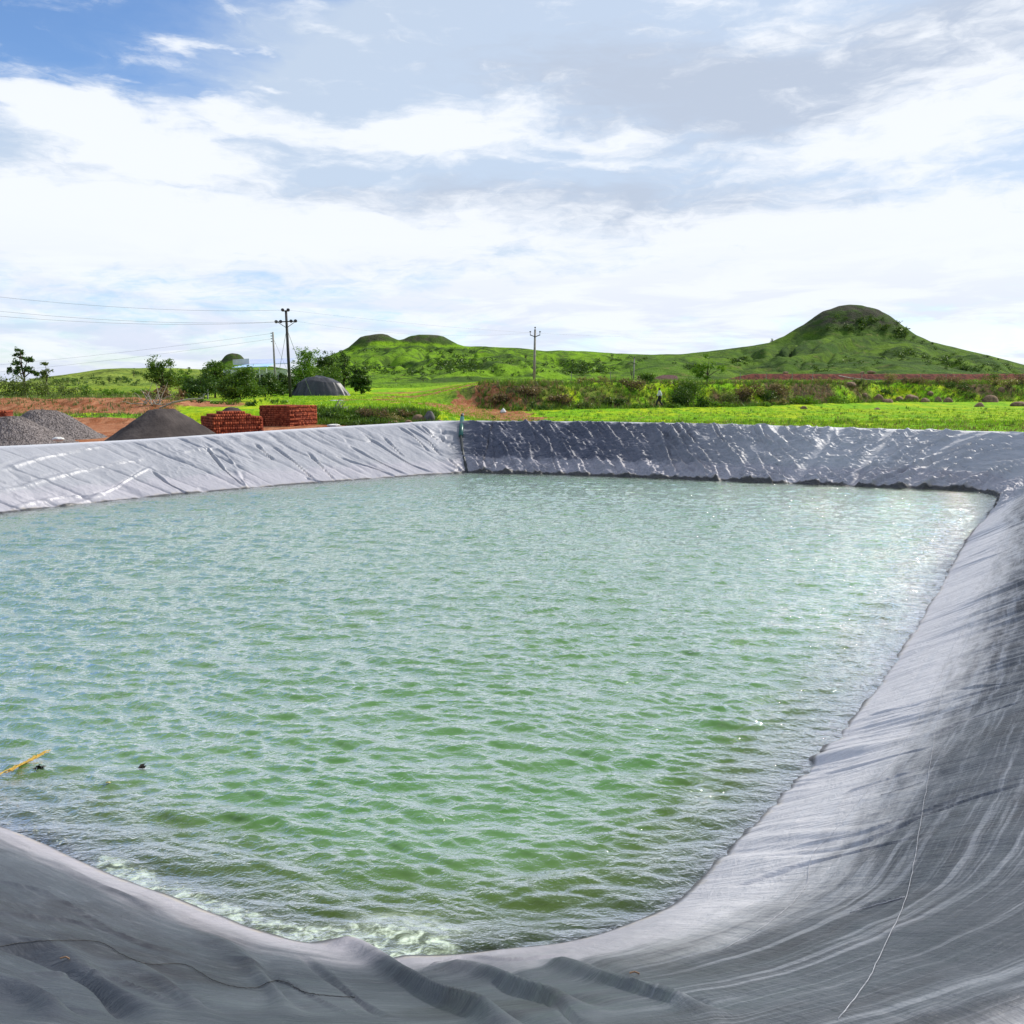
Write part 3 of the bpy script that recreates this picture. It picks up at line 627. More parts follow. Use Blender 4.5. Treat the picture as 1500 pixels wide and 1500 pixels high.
princ(n, out, c, .95, .08, b2)
c = c
g = meshnp('ground', V, F, m, None, True, {'deep': redm.ravel(), 'dirt': dirt.ravel(), 'dry': dry.ravel()}); tag(g, 'green grass field with red earth', 'ground', kind='structure')

# ------------------------------------------------------------------ hills
def skyl(pts):
    xs = [p[0] for p in pts]; ys = [p[1] for p in pts]; return lambda a: np.interp(a, xs, ys)
layers = [  # ridge distance, foot distance, skyline in the photograph, foot curve
 (1000, 260, skyl([(880, 560), (940, 535), (1000, 519), (1060, 512), (1100, 507.5), (1140, 500), (1200, 494), (1300, 491), (1350, 500), (1400, 511), (1450, 522), (1490, 532), (1540, 546), (1620, 560), (1900, 570)]), 1.25),
 (820, 190, skyl([(300, 575), (440, 556), (480, 524), (505, 513), (530, 508), (600, 504), (650, 505), (690, 509), (750, 510), (800, 514.5), (850, 514.5), (900, 517.5), (950, 519.5), (1000, 519), (1080, 526), (1180, 560), (1300, 575)]), 1.15),
 (420, 135, skyl([(-500, 590), (-60, 578), (0, 567), (45, 557), (90, 549), (150, 542), (180, 540), (240, 540), (300, 542), (420, 547), (520, 552), (600, 565), (700, 580)]), 1.0),
 (1500, 500, skyl([(-200, 580), (220, 560), (300, 541), (342, 533), (400, 537), (470, 550), (600, 580)]), 1.),
 (330, 150, skyl([(500, 575), (560, 549), (640, 535), (700, 524), (745, 519), (790, 530), (830, 545), (868, 558), (900, 575)]), 1.2),
 (440, 150, skyl([(840, 575), (890, 552), (940, 535), (985, 528), (1030, 534), (1080, 545), (1130, 556), (1170, 575)]), 1.2),
 (520, 150, skyl([(1080, 575), (1130, 553), (1200, 536), (1290, 527), (1360, 534), (1420, 546), (1480, 558), (1520, 575)]), 1.1),
]
q_ = np.array([0, .3, .48, .68, .88, 1.05, 5]); f_ = np.array([1, .97, .84, .50, .14, 0, 0])
qp = np.array([0, .62, .8, 1., 1.3, 5]); fp = np.array([1, .96, .62, .28, 0, 0])
qd = np.array([0, .15, .35, .6, .85, 1.05, 5]); fd = np.array([1, .97, .80, .45, .13, 0, 0])
caps = [(1238, 1000, 104, 450, 494, qd, fd), (549, 815, 42, 491, 507, q_, f_), (628, 815, 50, 490, 503.5, q_, f_), (343, 1500, 24, 518.5, 533.5, q_, f_)]
rr = np.exp(np.linspace(math.log(128), math.log(2600), 640)); aa = np.linspace(R(-52), R(52), 1300)
RR, AA = np.meshgrid(rr, aa, indexing='ij'); XX = RR*np.sin(AA); YY = RR*np.cos(AA); px = PX(XX, YY)
HZ = np.full(XX.shape, -3.); capm = np.zeros(XX.shape)
for k, (Rk, foot, f, pw) in enumerate(layers):
    w_ = 14*(fbm(AA*9, RR/260., 2, 400+k)-.5)*np.clip(np.abs(RR/Rk-1)*3, 0, 1)
    e = f(px+w_); top = EYE+(560-e)/KX*YY*(Rk/RR)               # true height of the ridge
    s_ = np.clip((YY*Rk/RR*0+RR-foot)/(Rk-foot), 0, 1)
    up = np.where(s_ < 1, (.35*s_+.65*s_*s_*(3-2*s_))**pw, 1)
    sp_ = fbm(AA*26+fbm(AA*8, RR/190, 2, 440+k)*3, RR/420., 3, 420+k); gul = (1-np.abs(2*sp_-1))
    relief = 4*s_*(1-s_)
    h_ = (top-3.0)*up*(1-.50*relief*gul**2)+(top > 4)*relief*Rk*.011*(fbm(XX/38, YY/38, 4, 460+k)-.5)
    back = np.clip((RR-Rk)/(Rk*.5), 0, 1); h_ = h_*(1-back**1.3)-back*20
    HZ = np.maximum(HZ, 3.0+h_)
for (cx, Rc, hw, ty, by, qq, ff) in caps:
    a = math.atan((cx-750)/KX); X0, Y0 = Rc*math.sin(a), Rc*math.cos(a); rad = hw/KX*Y0; hh = (by-ty)/KX*Y0
    d_ = np.hypot(XX-X0, (YY-Y0)); ang = np.arctan2(YY-Y0, XX-X0); d_ = d_*(1+.10*np.clip(-(YY-Y0)/rad, 0, 1)*(fbm(ang*4, d_/60, 2, 480)-.5)*2)
    fr_ = np.interp(d_/rad, qq, ff); HZ = HZ+hh*fr_*(1+.16*(fbm(XX/15, YY/15, 4, 482)-.5)*np.clip((1-fr_)*4, 0, 1)); capm = np.maximum(capm, fr_)
sdx = fbm(XX/16, YY/22, 4, 500)
HZ += np.clip((RR-160)/300, 0, 1)*3.0*(fbm(XX/30, YY/42, 4, 505)-.5)*np.clip(1-RR/2500, .2, 1)
HZ += sst(RR, 128, 160)*0-(1-sst(RR, 128, 150))*3
shr = sst(fbm(XX/24, YY/60, 4, 510)-.15*(capm > 0), .56, .66)*sst(RR, 150, 220)*.8
gl_ = [(990, 430, 560, 40, 30)]
idx = np.arange(XX.size).reshape(XX.shape)
F = np.stack([idx[:-1, :-1], idx[1:, :-1], idx[1:, 1:], idx[:-1, 1:]], -1).reshape(-1, 4)[:, ::-1]
V = np.stack([XX, YY, HZ], -1).reshape(-1, 3)
a_, b_, c_ = V[F[90000, 0]], V[F[90000, 1]], V[F[90000, 3]]
if np.cross(b_-a_, c_-a_)[2] < 0: F = F[:, ::-1]
vpx, vpy = project(XX, YY, HZ)
quarry = sst(px, 925, 940)*(1-sst(px, 985, 1000))*sst(RR, 165, 180)*(1-sst(RR, 250, 280))
straw = (1-sst(px, 430, 520))*(RR < 700)*.7
bright = sst(px, 440, 520)*(1-sst(px, 860, 960))
m, n, out = newmat('hill_grass'); ob = n.new('ShaderNodeTexCoord').outputs['Object']
na = n.noise(n.scale(ob, (1, .6, 1)), .012, 6, .62); nb = n.noise(n.scale(ob, (1, .6, 1.5)), .06, 7, .68); nc_ = n.noise(ob, .35, 5, .7)
gr = n.mix(n.mapr(na, .36, .62), (.075, .15, .016), (.13, .235, .015))
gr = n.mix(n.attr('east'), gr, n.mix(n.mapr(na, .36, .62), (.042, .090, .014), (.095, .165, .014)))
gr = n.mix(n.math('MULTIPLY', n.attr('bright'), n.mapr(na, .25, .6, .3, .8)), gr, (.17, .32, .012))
gr = n.mix(n.mapr(nb, .44, .62, 0, .85), gr, (.040, .075, .016))
gr = n.mix(n.mapr(n.noise(n.scale(ob, (1, .7, 2)), .11, 6, .7, .6), .57, .66, 0, .55), gr, (.16, .15, .05))
gr = n.mix(n.attr('straw'), gr, n.mix(n.mapr(nb, .4, .6), (.30, .36, .06), (.18, .26, .04)))
gr = n.mix(n.mapr(n.math('MULTIPLY_ADD', n.math('SUBTRACT', nb, .5), .7, n.attr('cap')), .15, .45, 0, .9), gr, n.mix(n.mapr(nb, .44, .56), (.055, .050, .040), (.050, .085, .020)))
gr = n.mix(n.mapr(nc_, .55, .75, 0, .5), gr, (.03, .055, .012))
gr = n.mix(n.math('MULTIPLY', n.attr('shrub'), n.mapr(nc_, .42, .58)), gr, (.016, .036, .010))
gr = n.mix(n.mapr(n.math('MULTIPLY_ADD', n.math('SUBTRACT', nb, .5), .8, n.attr('quarry')), .4, .6), gr, n.mix(nb, (.16, .10, .085), (.07, .03, .033)))
b1 = n.bump(nb, 1., 6.); b2 = n.bump(nc_, .8, 1.2, b1)
princ(n, out, gr, .95, .05, b2)
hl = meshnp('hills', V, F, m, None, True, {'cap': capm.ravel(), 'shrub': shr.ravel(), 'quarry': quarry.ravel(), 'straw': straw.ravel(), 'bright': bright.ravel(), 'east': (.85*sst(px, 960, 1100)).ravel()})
tag(hl, 'green rolling hills with domed tops', 'hills', kind='structure')
HV = BVHTree.FromPolygons([tuple(p) for p in V.reshape(XX.shape+(3,))[::2, ::2].reshape(-1, 3)],
     [(a*((XX.shape[1]+1)//2)+b, a*((XX.shape[1]+1)//2)+b+1, (a+1)*((XX.shape[1]+1)//2)+b+1, (a+1)*((XX.shape[1]+1)//2)+b) for a in range((XX.shape[0]+1)//2-1) for b in range((XX.shape[1]+1)//2-1)])
def onhill(px, py):
    h = HV.ray_cast(Vector((0, 0, EYE)), Vector(rayd(px, py)).normalized()); return h[0]

# ------------------------------------------------------------------ placing on the ground
def at(px, y):                            # picture column and distance -> point on the ground
    x = (px-750)*y/KX; return Vector((x, y, float(ground(x, y))))
def mpp(y): return y/KX                   # metres per picture pixel at that distance

# ------------------------------------------------------------------ plants
def leaves(centres, spread, n, size, flat=.6, seed=0):
    """n small leaf faces scattered about clump centres"""
    g = np.random.default_rng(seed); c = np.asarray(centres)[g.integers(0, len(centres), n)]
    sp_ = np.asarray(spread); sp_ = sp_ if sp_.ndim else np.array([spread]*3)
    p = c+g.normal(0, 1, (n, 3))*sp_
    a = g.normal(0, 1, (n, 3)); a[:, 2] *= flat; a /= np.linalg.norm(a, axis=1)[:, None]
    b = g.normal(0, 1, (n, 3)); b -= (a*b).sum(1)[:, None]*a; b /= np.linalg.norm(b, axis=1)[:, None]
    L = size*(.6+.8*g.random(n))[:, None]; Wd = L*.42
    V = np.stack([p-a*L, p+b*Wd, p+a*L, p-b*Wd], 1).reshape(-1, 3)
    F = np.arange(4*n).reshape(n, 4); return V, F, np.repeat(g.random(n), 4)
def blobcentres(blobs, n, seed, gap=.0):
    g = np.random.default_rng(seed); out_ = []
    vol = np.array([b[3]*b[4]*b[5] for b in blobs]); pr = vol/vol.sum()
    for _ in range(n):
        b = blobs[g.choice(len(blobs), p=pr)]; d = g.normal(0, 1, 3); d /= np.linalg.norm(d); r_ = g.random()**.45
        out_.append((b[0]+d[0]*r_*b[3], b[1]+d[1]*r_*b[4], b[2]+d[2]*r_*b[5]))
    return np.array(out_)
def crownobj(name, blobs, nclump, nleaf, size, mat, parent, seed, spread=None):
    c = blobcentres(blobs, nclump, seed); sp_ = spread or max(.08, np.mean([b[3] for b in blobs])*.20)
    V, F, v = leaves(c, (sp_, sp_, sp_*.7), nleaf, size, seed=seed+1)
    # brightness varies clump by clump and leaf by leaf
    return meshnp(name, V, F, mat, parent, False, {'v': v})
def tree(px, y, hpx, wpx, label, mat='leaf_mid', nl=2600, leaf=.10, cat='tree', name='tree', blobs=None, trunk=.3, seed=1, group=None, sink=0., loc=None, cb=.22, mp=None):
    s_ = mp or mpp(y); h = hpx*s_; w_ = wpx*s_/2; base = loc or at(px, y); base = Vector(base)-Vector((0, 0, .08+sink))
    t = empty(name, base); tag(t, label, cat, group); g = random.Random(seed)
    if blobs is None:
        blobs = []
        for i in range(9):
            a = g.random()*6.28; rr_ = g.random()**.6*.62; zc = cb+(1-cb)*(.15+.72*g.random())
            k = (1-abs(zc-.55)*1.0)
            blobs.append((math.cos(a)*rr_*w_*k, math.sin(a)*rr_*w_*k, zc*h, w_*(.30+.2*g.random()), w_*(.30+.2*g.random()), h*(.10+.08*g.random())))
        blobs.append((0, 0, h*(cb+(1-cb)*.45), w_*.6, w_*.6, h*.25))
    else: blobs = [(b[0]*w_, b[1]*w_, b[2]*h, b[3]*w_, b[4]*w_, b[5]*h) for b in blobs]
    tr_ = MB(); tw = max(.03, h*.028)
    lean = (g.random()-.5)*.12*h
    tr_.tube([(0, 0, 0), (lean*.4, 0, h*trunk*.6), (lean, 0, h*.62)], [tw, tw*.8, tw*.4], 7)
    for b in blobs[:8]:
        z0 = h*(trunk*.55+.2*g.random()); tr_.tube([(lean*.4, 0, z0), (b[0]*.6, b[1]*.6, (z0+b[2])/2+.04*h), (b[0], b[1], b[2])], [tw*.5, tw*.35, tw*.12], 5)
    tr_.build('trunk', M['bark'], t)
    crownobj('crown', blobs, max(30, nl//45), nl, leaf, M[mat], t, seed*13+5)
    return t
def bush(px, y, hpx, wpx, label, mat='leaf_mid', nl=900, leaf=.09, seed=1, group=None, cat='bush', name='bush', loc=None):
    s_ = mpp(y); h = hpx*s_; w_ = wpx*s_/2; base = Vector(loc or at(px, y))-Vector((0, 0, .06))
    t = empty(name, base); tag(t, label, cat, group); g = random.Random(seed)
    k = max(3, int(wpx/hpx*2.5)); blobs = [(w_*.72*(2*(i+.5)/k-1), (g.random()-.5)*w_*.7, h*(.28+.22*g.random()), w_*1.2/k+.1, w_*.4, h*(.22+.24*g.random())) for i in range(k)]
    st = MB()
    for i in range(5): b = blobs[g.randrange(k)]; st.tube([(0, 0, 0), (b[0]*.7, b[1]*.5, .06), (b[0], b[1], b[2]+b[5]*.6)], [.04, .03, .01], 5)
    st.build('stems', M['bark'], t)
    crownobj('foliage', blobs, max(20, nl//25), nl, leaf, M[mat], t, seed*7+3, spread=max(.07, h*.13))
    return t

# ------------------------------------------------------------------ working yard on the left
def pile(px, y, wpx, hpx, label, mat, seed, cat='gravel pile', name='gravel_pile', group=None, dy=1.0, grain=.03, sharp=1.0):
    s_ = mpp(y); Rw = wpx*s_/2; H = hpx*s_; c = at(px, y); g = np.random.default_rng(seed)
    nr_, na_ = 90, 200; r_ = np.linspace(0, 1.12, nr_); a = np.linspace(0, 2*np.pi, na_, endpoint=False); RR_, AA_ = np.meshgrid(r_, a, indexing='ij')
    ex = 1+.10*np.cos(AA_*2+g.random()*6)+.06*np.cos(AA_*3+g.random()*6)
    x = RR_*np.cos(AA_)*Rw*ex; yy = RR_*np.sin(AA_)*Rw*ex*dy
    prof_ = np.interp(RR_, [0, .08, .22, .5, .8, 1., 1.12], [1, .992, .95*sharp, .62*sharp, .25, .03, -.05])
    z = H*(prof_+.26*(fbm(x*.9+seed, yy*.9, 3, seed)-.5)*(1-RR_*.6))+grain*1.6*(fbm(x*9, yy*9, 3, seed+3)-.5)+grain*(g.random(x.shape)-.5)
    z -= .05
    idx = np.arange(x.size).reshape(x.shape)
    F = np.stack([idx[:-1, :], idx[1:, :], np.roll(idx, -1, 1)[1:, :], np.roll(idx, -1, 1)[:-1, :]], -1).reshape(-1, 4)
    o = meshnp(name, np.stack([x, yy, z], -1).reshape(-1, 3), F, mat, None, False); o.location = c
    return tag(o, label, cat, group)
def gravelmat(name, c1, c2, sc):
    m, n, out = newmat(name); ob = n.new('ShaderNodeTexCoord').outputs['Object']
    v = n.new('ShaderNodeTexVoronoi'); n.put(v.inputs['Vector'], ob); v.inputs['Scale'].default_value = sc
    sx = n.new('ShaderNodeSeparateXYZ'); n.l.new(v.outputs['Color'], sx.inputs[0])
    c = n.mix(sx.outputs[0], c1, c2); b = n.bump(v.outputs['Distance'], .9, .03); princ(n, out, c, .9, .2, b); return m
M['gravel'] = gravelmat('gravel', (.05, .042, .040), (.24, .21, .20), 24)
M['sand_dark'] = simple('sand_dark', (.085, .072, .066), (.045, .038, .036), 1.6, .95, .1, .6, 14)
pile(8, 28.3, 190, 43, 'brown grey gravel pile at the left edge of the photo, nearest of two overlapping heaps', M['gravel'], 11, dy=.8, group='gravel piles beside the pond rim')
pile(58, 31.5, 175, 44, 'grey gravel pile with a rounded top just behind the leftmost heap', M['gravel'], 12, dy=.8, group='gravel piles beside the pond rim')
pile(233, 30.5, 168, 48, 'large dark heap of fine sand left of the nearest brick stack', M['sand_dark'], 15, 'sand pile', 'sand_pile', dy=.8, grain=.012, group='dark sand piles')
pile(338, 39.5, 84, 33, 'small dark sand heap showing behind the nearest brick stack', M['sand_dark'], 16, 'sand pile', 'sand_pile', dy=.7, grain=.012, group='dark sand piles')

mt, n, out = newmat('red_brick'); oi = n.attr('v'); ob = n.new('ShaderNodeTexCoord').outputs['Object']
c = n.mix(oi, (.13, .022, .010), (.40, .10, .045)); c = n.mix(n.mapr(n.noise(ob, 22, 4, .7), .55, .75, 0, .5), c, (.46, .20, .12)); c = n.mix(n.mapr(n.noise(ob, 1.1, 3, .6), .5, .7, 0, .5), c, (.11, .03, .02))
princ(n, out, c, .9, .15, n.bump(n.noise(ob, 40, 4, .7), .5, .01)); M['brick'] = mt
def brickstack(px, y, L, Wd, rows, rz, label, seed, top=()):
    """individual bricks set on edge in courses, on one mesh: the pattern of the stack"""
    c = at(px, y); g = random.Random(seed); V = []; F = []; vv = []
    bl, bh = .092, .100; ca, sa = math.cos(rz), math.sin(rz)
    def br(x, yy, z, dx_, dy_, dz_):
        b = len(V); j = [(g.random()-.5)*.014 for _ in range(3)]
        for zz in (-1, 1):
            for a, q in ((-1, -1), (1, -1), (1, 1), (-1, 1)):
                X_, Y_ = x+a*dx_/2+j[0], yy+q*dy_/2+j[1]; V.append((X_*ca-Y_*sa, X_*sa+Y_*ca, z+zz*dz_/2+j[2]*.3))
        F.extend(tuple(b+i for i in f) for f in [(3, 2, 1, 0), (4, 5, 6, 7), (0, 1, 5, 4), (1, 2, 6, 5), (2, 3, 7, 6), (3, 0, 4, 7)]); vv.extend([g.random()]*8)
    nx_ = int(L/bl); ny_ = int(Wd/bl)
    for r_ in range(rows):
        z = .0+bh*(r_+.5)
        for i in range(nx_):
            for k in range(ny_):
                if r_ < rows-1 and 0 < i < nx_-1 and 0 < k < ny_-1: continue
                if g.random() < .012: continue
                sk = .35*bl*(r_ % 2); br(-L/2+bl*(i+.5)+sk*.5, -Wd/2+bl*(k+.5), z, bl*.90, bl*.90, bh*.93)
    for (x0, x1, y0, y1, nr2) in top:                # unfinished upper courses
        for r_ in range(nr2):
            i = x0+r_*.14
            while i < x1:
                k = y0
                while k < y1: br(i, k, bh*(rows+r_+.5), bl*.9, bl*.9, bh*.93); k += bl
                i += bl
    core = [(-L/2+.03, -Wd/2+.03), (L/2-.03, -Wd/2+.03), (L/2-.03, Wd/2-.03), (-L/2+.03, Wd/2-.03)]
    b = len(V)
    for z in (0, bh*(rows-.6)):
        for (x, yy) in core: V.append((x*ca-yy*sa, x*sa+yy*ca, z)); vv.append(0.)
    F.extend(tuple(b+i for i in f) for f in [(4, 5, 6, 7), (0, 1, 5, 4), (1, 2, 6, 5), (2, 3, 7, 6), (3, 0, 4, 7)])
    o = meshnp('brick_stack', V, F, M['brick'], None, False, {'v': vv}); o.location = c-Vector((0, 0, .03)); return tag(o, label, 'brick stack', 'stacks of red bricks')
brickstack(337, 33.0, 1.75, 2.0, 8, R(-55), 'nearest stack of red bricks with a stepped unfinished top, right of the big sand heap', 3, top=[(-.55, .75, -.8, .5, 1), (-.35, .6, -.5, .35, 2)])
brickstack(421, 40.6, 2.05, 1.9, 10, R(-30), 'flat topped stack of red bricks beside the low green bank', 4)
brickstack(-22, 33.5, 1.6, 1.2, 10, R(20), 'red brick stack cut off by the left edge of the photo behind the gravel', 5)

# sacks and scraps
def crumple(name, c, size, label, cat, seed, mat='white_cloth', group=None):
    g = np.random.default_rng(seed); nu, nv = 14, 22; V = []; F = []
    for i in range(nu+1):
        t = math.pi*i/nu
        for j in range(nv):
            p = 2*math.pi*j/nv; r_ = .8+.5*g.random() if 0 < i < nu else 1
            V.append((size[0]*math.sin(t)*math.cos(p)*r_, size[1]*math.sin(t)*math.sin(p)*r_, size[2]*(math.cos(t)*(.7+.3*r_)+.85)))
    for i in range(nu):
        for j in range(nv): F.append((i*nv+j, (i+1)*nv+j, (i+1)*nv+(j+1) % nv, i*nv+(j+1) % nv))
    if size[2] > .2:
        V = [(x*(1.35-.62*z/size[2]), y*(1.35-.62*z/size[2]), z*.9) for x, y, z in V]
    o = meshnp(name, V, F, M[mat], None, size[2] < .2); o.location = c; return tag(o, label, cat, group)
crumple('sack', at(487, 39.5), (.30, .22, .07), 'flattened white sack lying on red earth right of the brick stacks', 'sack', 1)
crumple('sack', at(78, 26.6)+Vector((0, 0, .22)), (.17, .10, .07), 'small white plastic sack at the foot of the left gravel heaps', 'sack', 2)
crumple('sack', at(737, 62), (.20, .18, .22), 'upright white sack standing in the grass left of the overgrown bank', 'sack', 3)
crumple('cloth', at(672, 34.5)+Vector((0, 0, .0)), (.22, .12, .14), 'white rag lying at the top of the green pipe', 'cloth', 4)
crumple('plank_sheet', at(492, 66), (.6, .25, .05), 'thin white sheet lying flat in the bright grass', 'sheet', 5)

# branches heaped on the earth bank
def branches(px, y, nb_, L, label, seed, mat='deadwood', up=.7):
    c = at(px, y); t = MB(); g = random.Random(seed)
    for i in range(nb_):
        a = g.random()*math.pi; l = L*(.4+.6*g.random()); e = up*g.random(); x0 = (g.random()-.5)*L*.7; y0 = (g.random()-.5)*L*.3
        p = [(x0+l*k/4*math.cos(a)*math.cos(e)*(1 if a < 1.57 else 1), y0+l*k/4*math.sin(a)*.4, .05+l*k/4*math.sin(e)+.05*math.sin(k*2+i)) for k in range(5)]
        t.tube(p, [.035, .03, .025, .018, .008], 5)
    o = t.build('dead_branches', M[mat]); o.location = c; return tag(o, label, 'branches')
branches(219, 50, 16, 1.6, 'heap of pale dead branches on the earth bank above the big sand heap', 3, up=1.2)
tb = MB(); tb.tube([(0, 0, .0), (.8, .1, .34), (1.7, .1, .52), (2.6, .2, .58)], [.05, .06, .06, .04], 7)
o = tb.build('log', M['deadwood']); o.location = at(231, 49.5)+Vector((0, 0, .05)); tag(o, 'long curved pale log lying beside the dead branches', 'log')
branches(495, 44.5, 10, 1.0, 'small tangle of twigs in the dry bush pile', 9, up=1.1)

# ------------------------------------------------------------------ inlet pipe on the far corner
top = onliner(671, 615.5) or Vector((-2, 33, 1.7)); mid = onliner(675, 641); bot = onliner(685, 693)
pr = empty('inlet_pipe', top); tag(pr, 'green and black inlet pipe running down the liner at the far corner', 'pipe')
off = Vector((0, -.07, .07))
a = top+off+Vector((0, .15, .12)); b = mid+off; c = bot+off+Vector((.03, -.12, -.25))
MB().tube([a-top, (a*.5+b*.5)-top, b-top], .085, 10).build('sleeve', M['green_pipe'], pr, True)
MB().tube([b-top, (b*.6+c*.4)-top+Vector((-.03, 0, 0)), c-top], .05, 10).build('hose', M['black_pipe'], pr, True)
MB().tube([a-top, a-top+Vector((0, .05, .10)), a-top+Vector((.0, .35, .12))], .06, 10).build('elbow', M['black_pipe'], pr, True)

# ------------------------------------------------------------------ tarpaulin heap
def tarpheap():
    y = 92; c = at(463, y); s_ = mpp(y); Wd = 72*s_/2; H = 28*s_; nu, nv = 150, 60
    a = np.linspace(0, 2*np.pi, nu, endpoint=False); t = np.linspace(0, 1, nv); T, A = np.meshgrid(t, a, indexing='ij')
    q = np.interp(T, [0, .45, .7, .92, 1], [1, .97, .80, .30, 0]); pl = (np.abs(np.sin(A*5.5+3.2*np.sin(A*1.7)+2.*T))-.5)*.20*T**1.5+(fbm(A*6, T*2, 3, 71)-.5)*.14*T
    rx = Wd*(T**.8)*(1+pl); ry = 1.9*(T**.8)*(1+pl); x = rx*np.cos(A)*np.where(np.cos(A) > 0, 1+.30*np.cos(A), 1-.06*np.abs(np.cos(A)))*(1+.10*(fbm(A*2.2, T*0+3, 2, 74)-.5)); yy = ry*np.sin(A)
    z = H*q*(1+.10*np.cos(A+.5))*(1-.12*np.clip(np.cos(A-2.6), 0, 1)*T)+.55*(fbm(x*.9, yy*.9, 3, 72)-.5)*(1-T)-.12*T
    z = z*(1-.30*np.clip(np.cos(A), 0, 1)*T)
    idx = np.arange(x.size).reshape(x.shape); F = np.stack([idx[:-1], idx[1:], np.roll(idx, -1, 1)[1:], np.roll(idx, -1, 1)[:-1]], -1).reshape(-1, 4)
    o = meshnp('tarpaulin_heap', np.stack([x, yy, z], -1).reshape(-1, 3), F, M['tarp'], None, True); o.location = c
    tag(o, 'dark grey tarpaulin draped in folds over a heap right of the tall power pole', 'tarpaulin')
tarpheap()

# ------------------------------------------------------------------ shed with the long metal roof
M['roof_sheet'] = simple('roof_sheet', (.48, .54, .68), (.40, .46, .62), .6, .45, .5, .1)
M['roof_blue'] = simple('roof_blue', (.30, .52, .80), (.50, .66, .82), .5, .4, .5, .1)
M['shed_wall'] = simple('shed_wall', (.62, .62, .62), (.50, .50, .50), 1, .85)
M['shed_dark'] = simple('shed_dark', (.045, .05, .05), (.03, .03, .03), 1, .8)
def shed():
    y = 128; s_ = mpp(y); c = at(383, y); t = empty('farm_shed', c); tag(t, 'long farm shed with pale blue metal roof behind the trees', 'shed')
    zz = lambda py: EYE+(560-py)*s_-c.z; xx = lambda px: (px-383)*s_
    w_ = MB(); w_.box((xx(372), 3.2, zz(542)/2), (xx(424)-xx(330), 4.8, zz(541))); w_.build('wall', M['shed_wall'], t)
    def slab(name, pts, mat, th=.10):
        V = [Vector(p) for p in pts]; V += [p+Vector((0, 0, -th)) for p in V]
        return MB().add(V, [(0, 1, 2, 3), (7, 6, 5, 4), (0, 4, 5, 1), (1, 5, 6, 2), (2, 6, 7, 3), (3, 7, 4, 0)]).build(name, mat, t)
    slab('roof', [(xx(344), -.2, zz(534)), (xx(425), -.2, zz(532.5)), (xx(425), 4, zz(524)), (xx(344), 4, zz(526.5))], M['roof_sheet'])
    g = MB(); V = [(xx(343), .0, zz(534)), (xx(367), .0, zz(533.5)), (xx(367), .0, zz(525.8)), (xx(343), .0, zz(527.3))]; V += [(p[0], p[1]-.12, p[2]) for p in V]
    g.add(V, [(0, 1, 2, 3), (7, 6, 5, 4), (0, 4, 5, 1), (1, 5, 6, 2), (2, 6, 7, 3), (3, 7, 4, 0)]).build('gable_panel', M['shed_wall'], t)
    slab('lean_to_roof', [(xx(352), -3.6, zz(539)), (xx(402), -3.6, zz(537.5)), (xx(404), -.35, zz(532.8)), (xx(362), -.35, zz(534.5))], M['roof_blue'])
    for p in (353, 366, 379, 391, 401): MB().tube([(xx(p), -3.5, 0), (xx(p), -3.5, zz(539)-.1)], .07, 6).build('post', M['shed_wall'], t)
    MB().box((xx(376), -.0+.75, zz(550)/2), (1.6, .1, 2.2)).build('doorway', M['shed_dark'], t)
shed()
o = MB().box((0, 0, .95), (1.6, .25, 1.9)).box((0, 0, 1.94), (1.7, .35, .08)).build('hut_wall', M['shed_wall']); o.location = at(430, 112); tag(o, 'short white wall half hidden beside the foot of the tall power pole', 'wall')
for px_, y_, h_, lab in ((303.5, 71, 14, 'pale leaning post among the dark bushes left of the shed'), (299, 70, 8, 'short pale stake lying low in front of the dark bushes')):
    s_ = mpp(y_); o = MB().tube([(-.02 if h_ > 10 else -.35, 0, -.1), (0, 0, h_*s_)], .07, 8).tube([(0, 0, h_*s_), (0, 0, h_*s_+.03)], .085, 8).build('stake', M['pole_pale']); o.location = at(px_, y_); tag(o, lab, 'post')

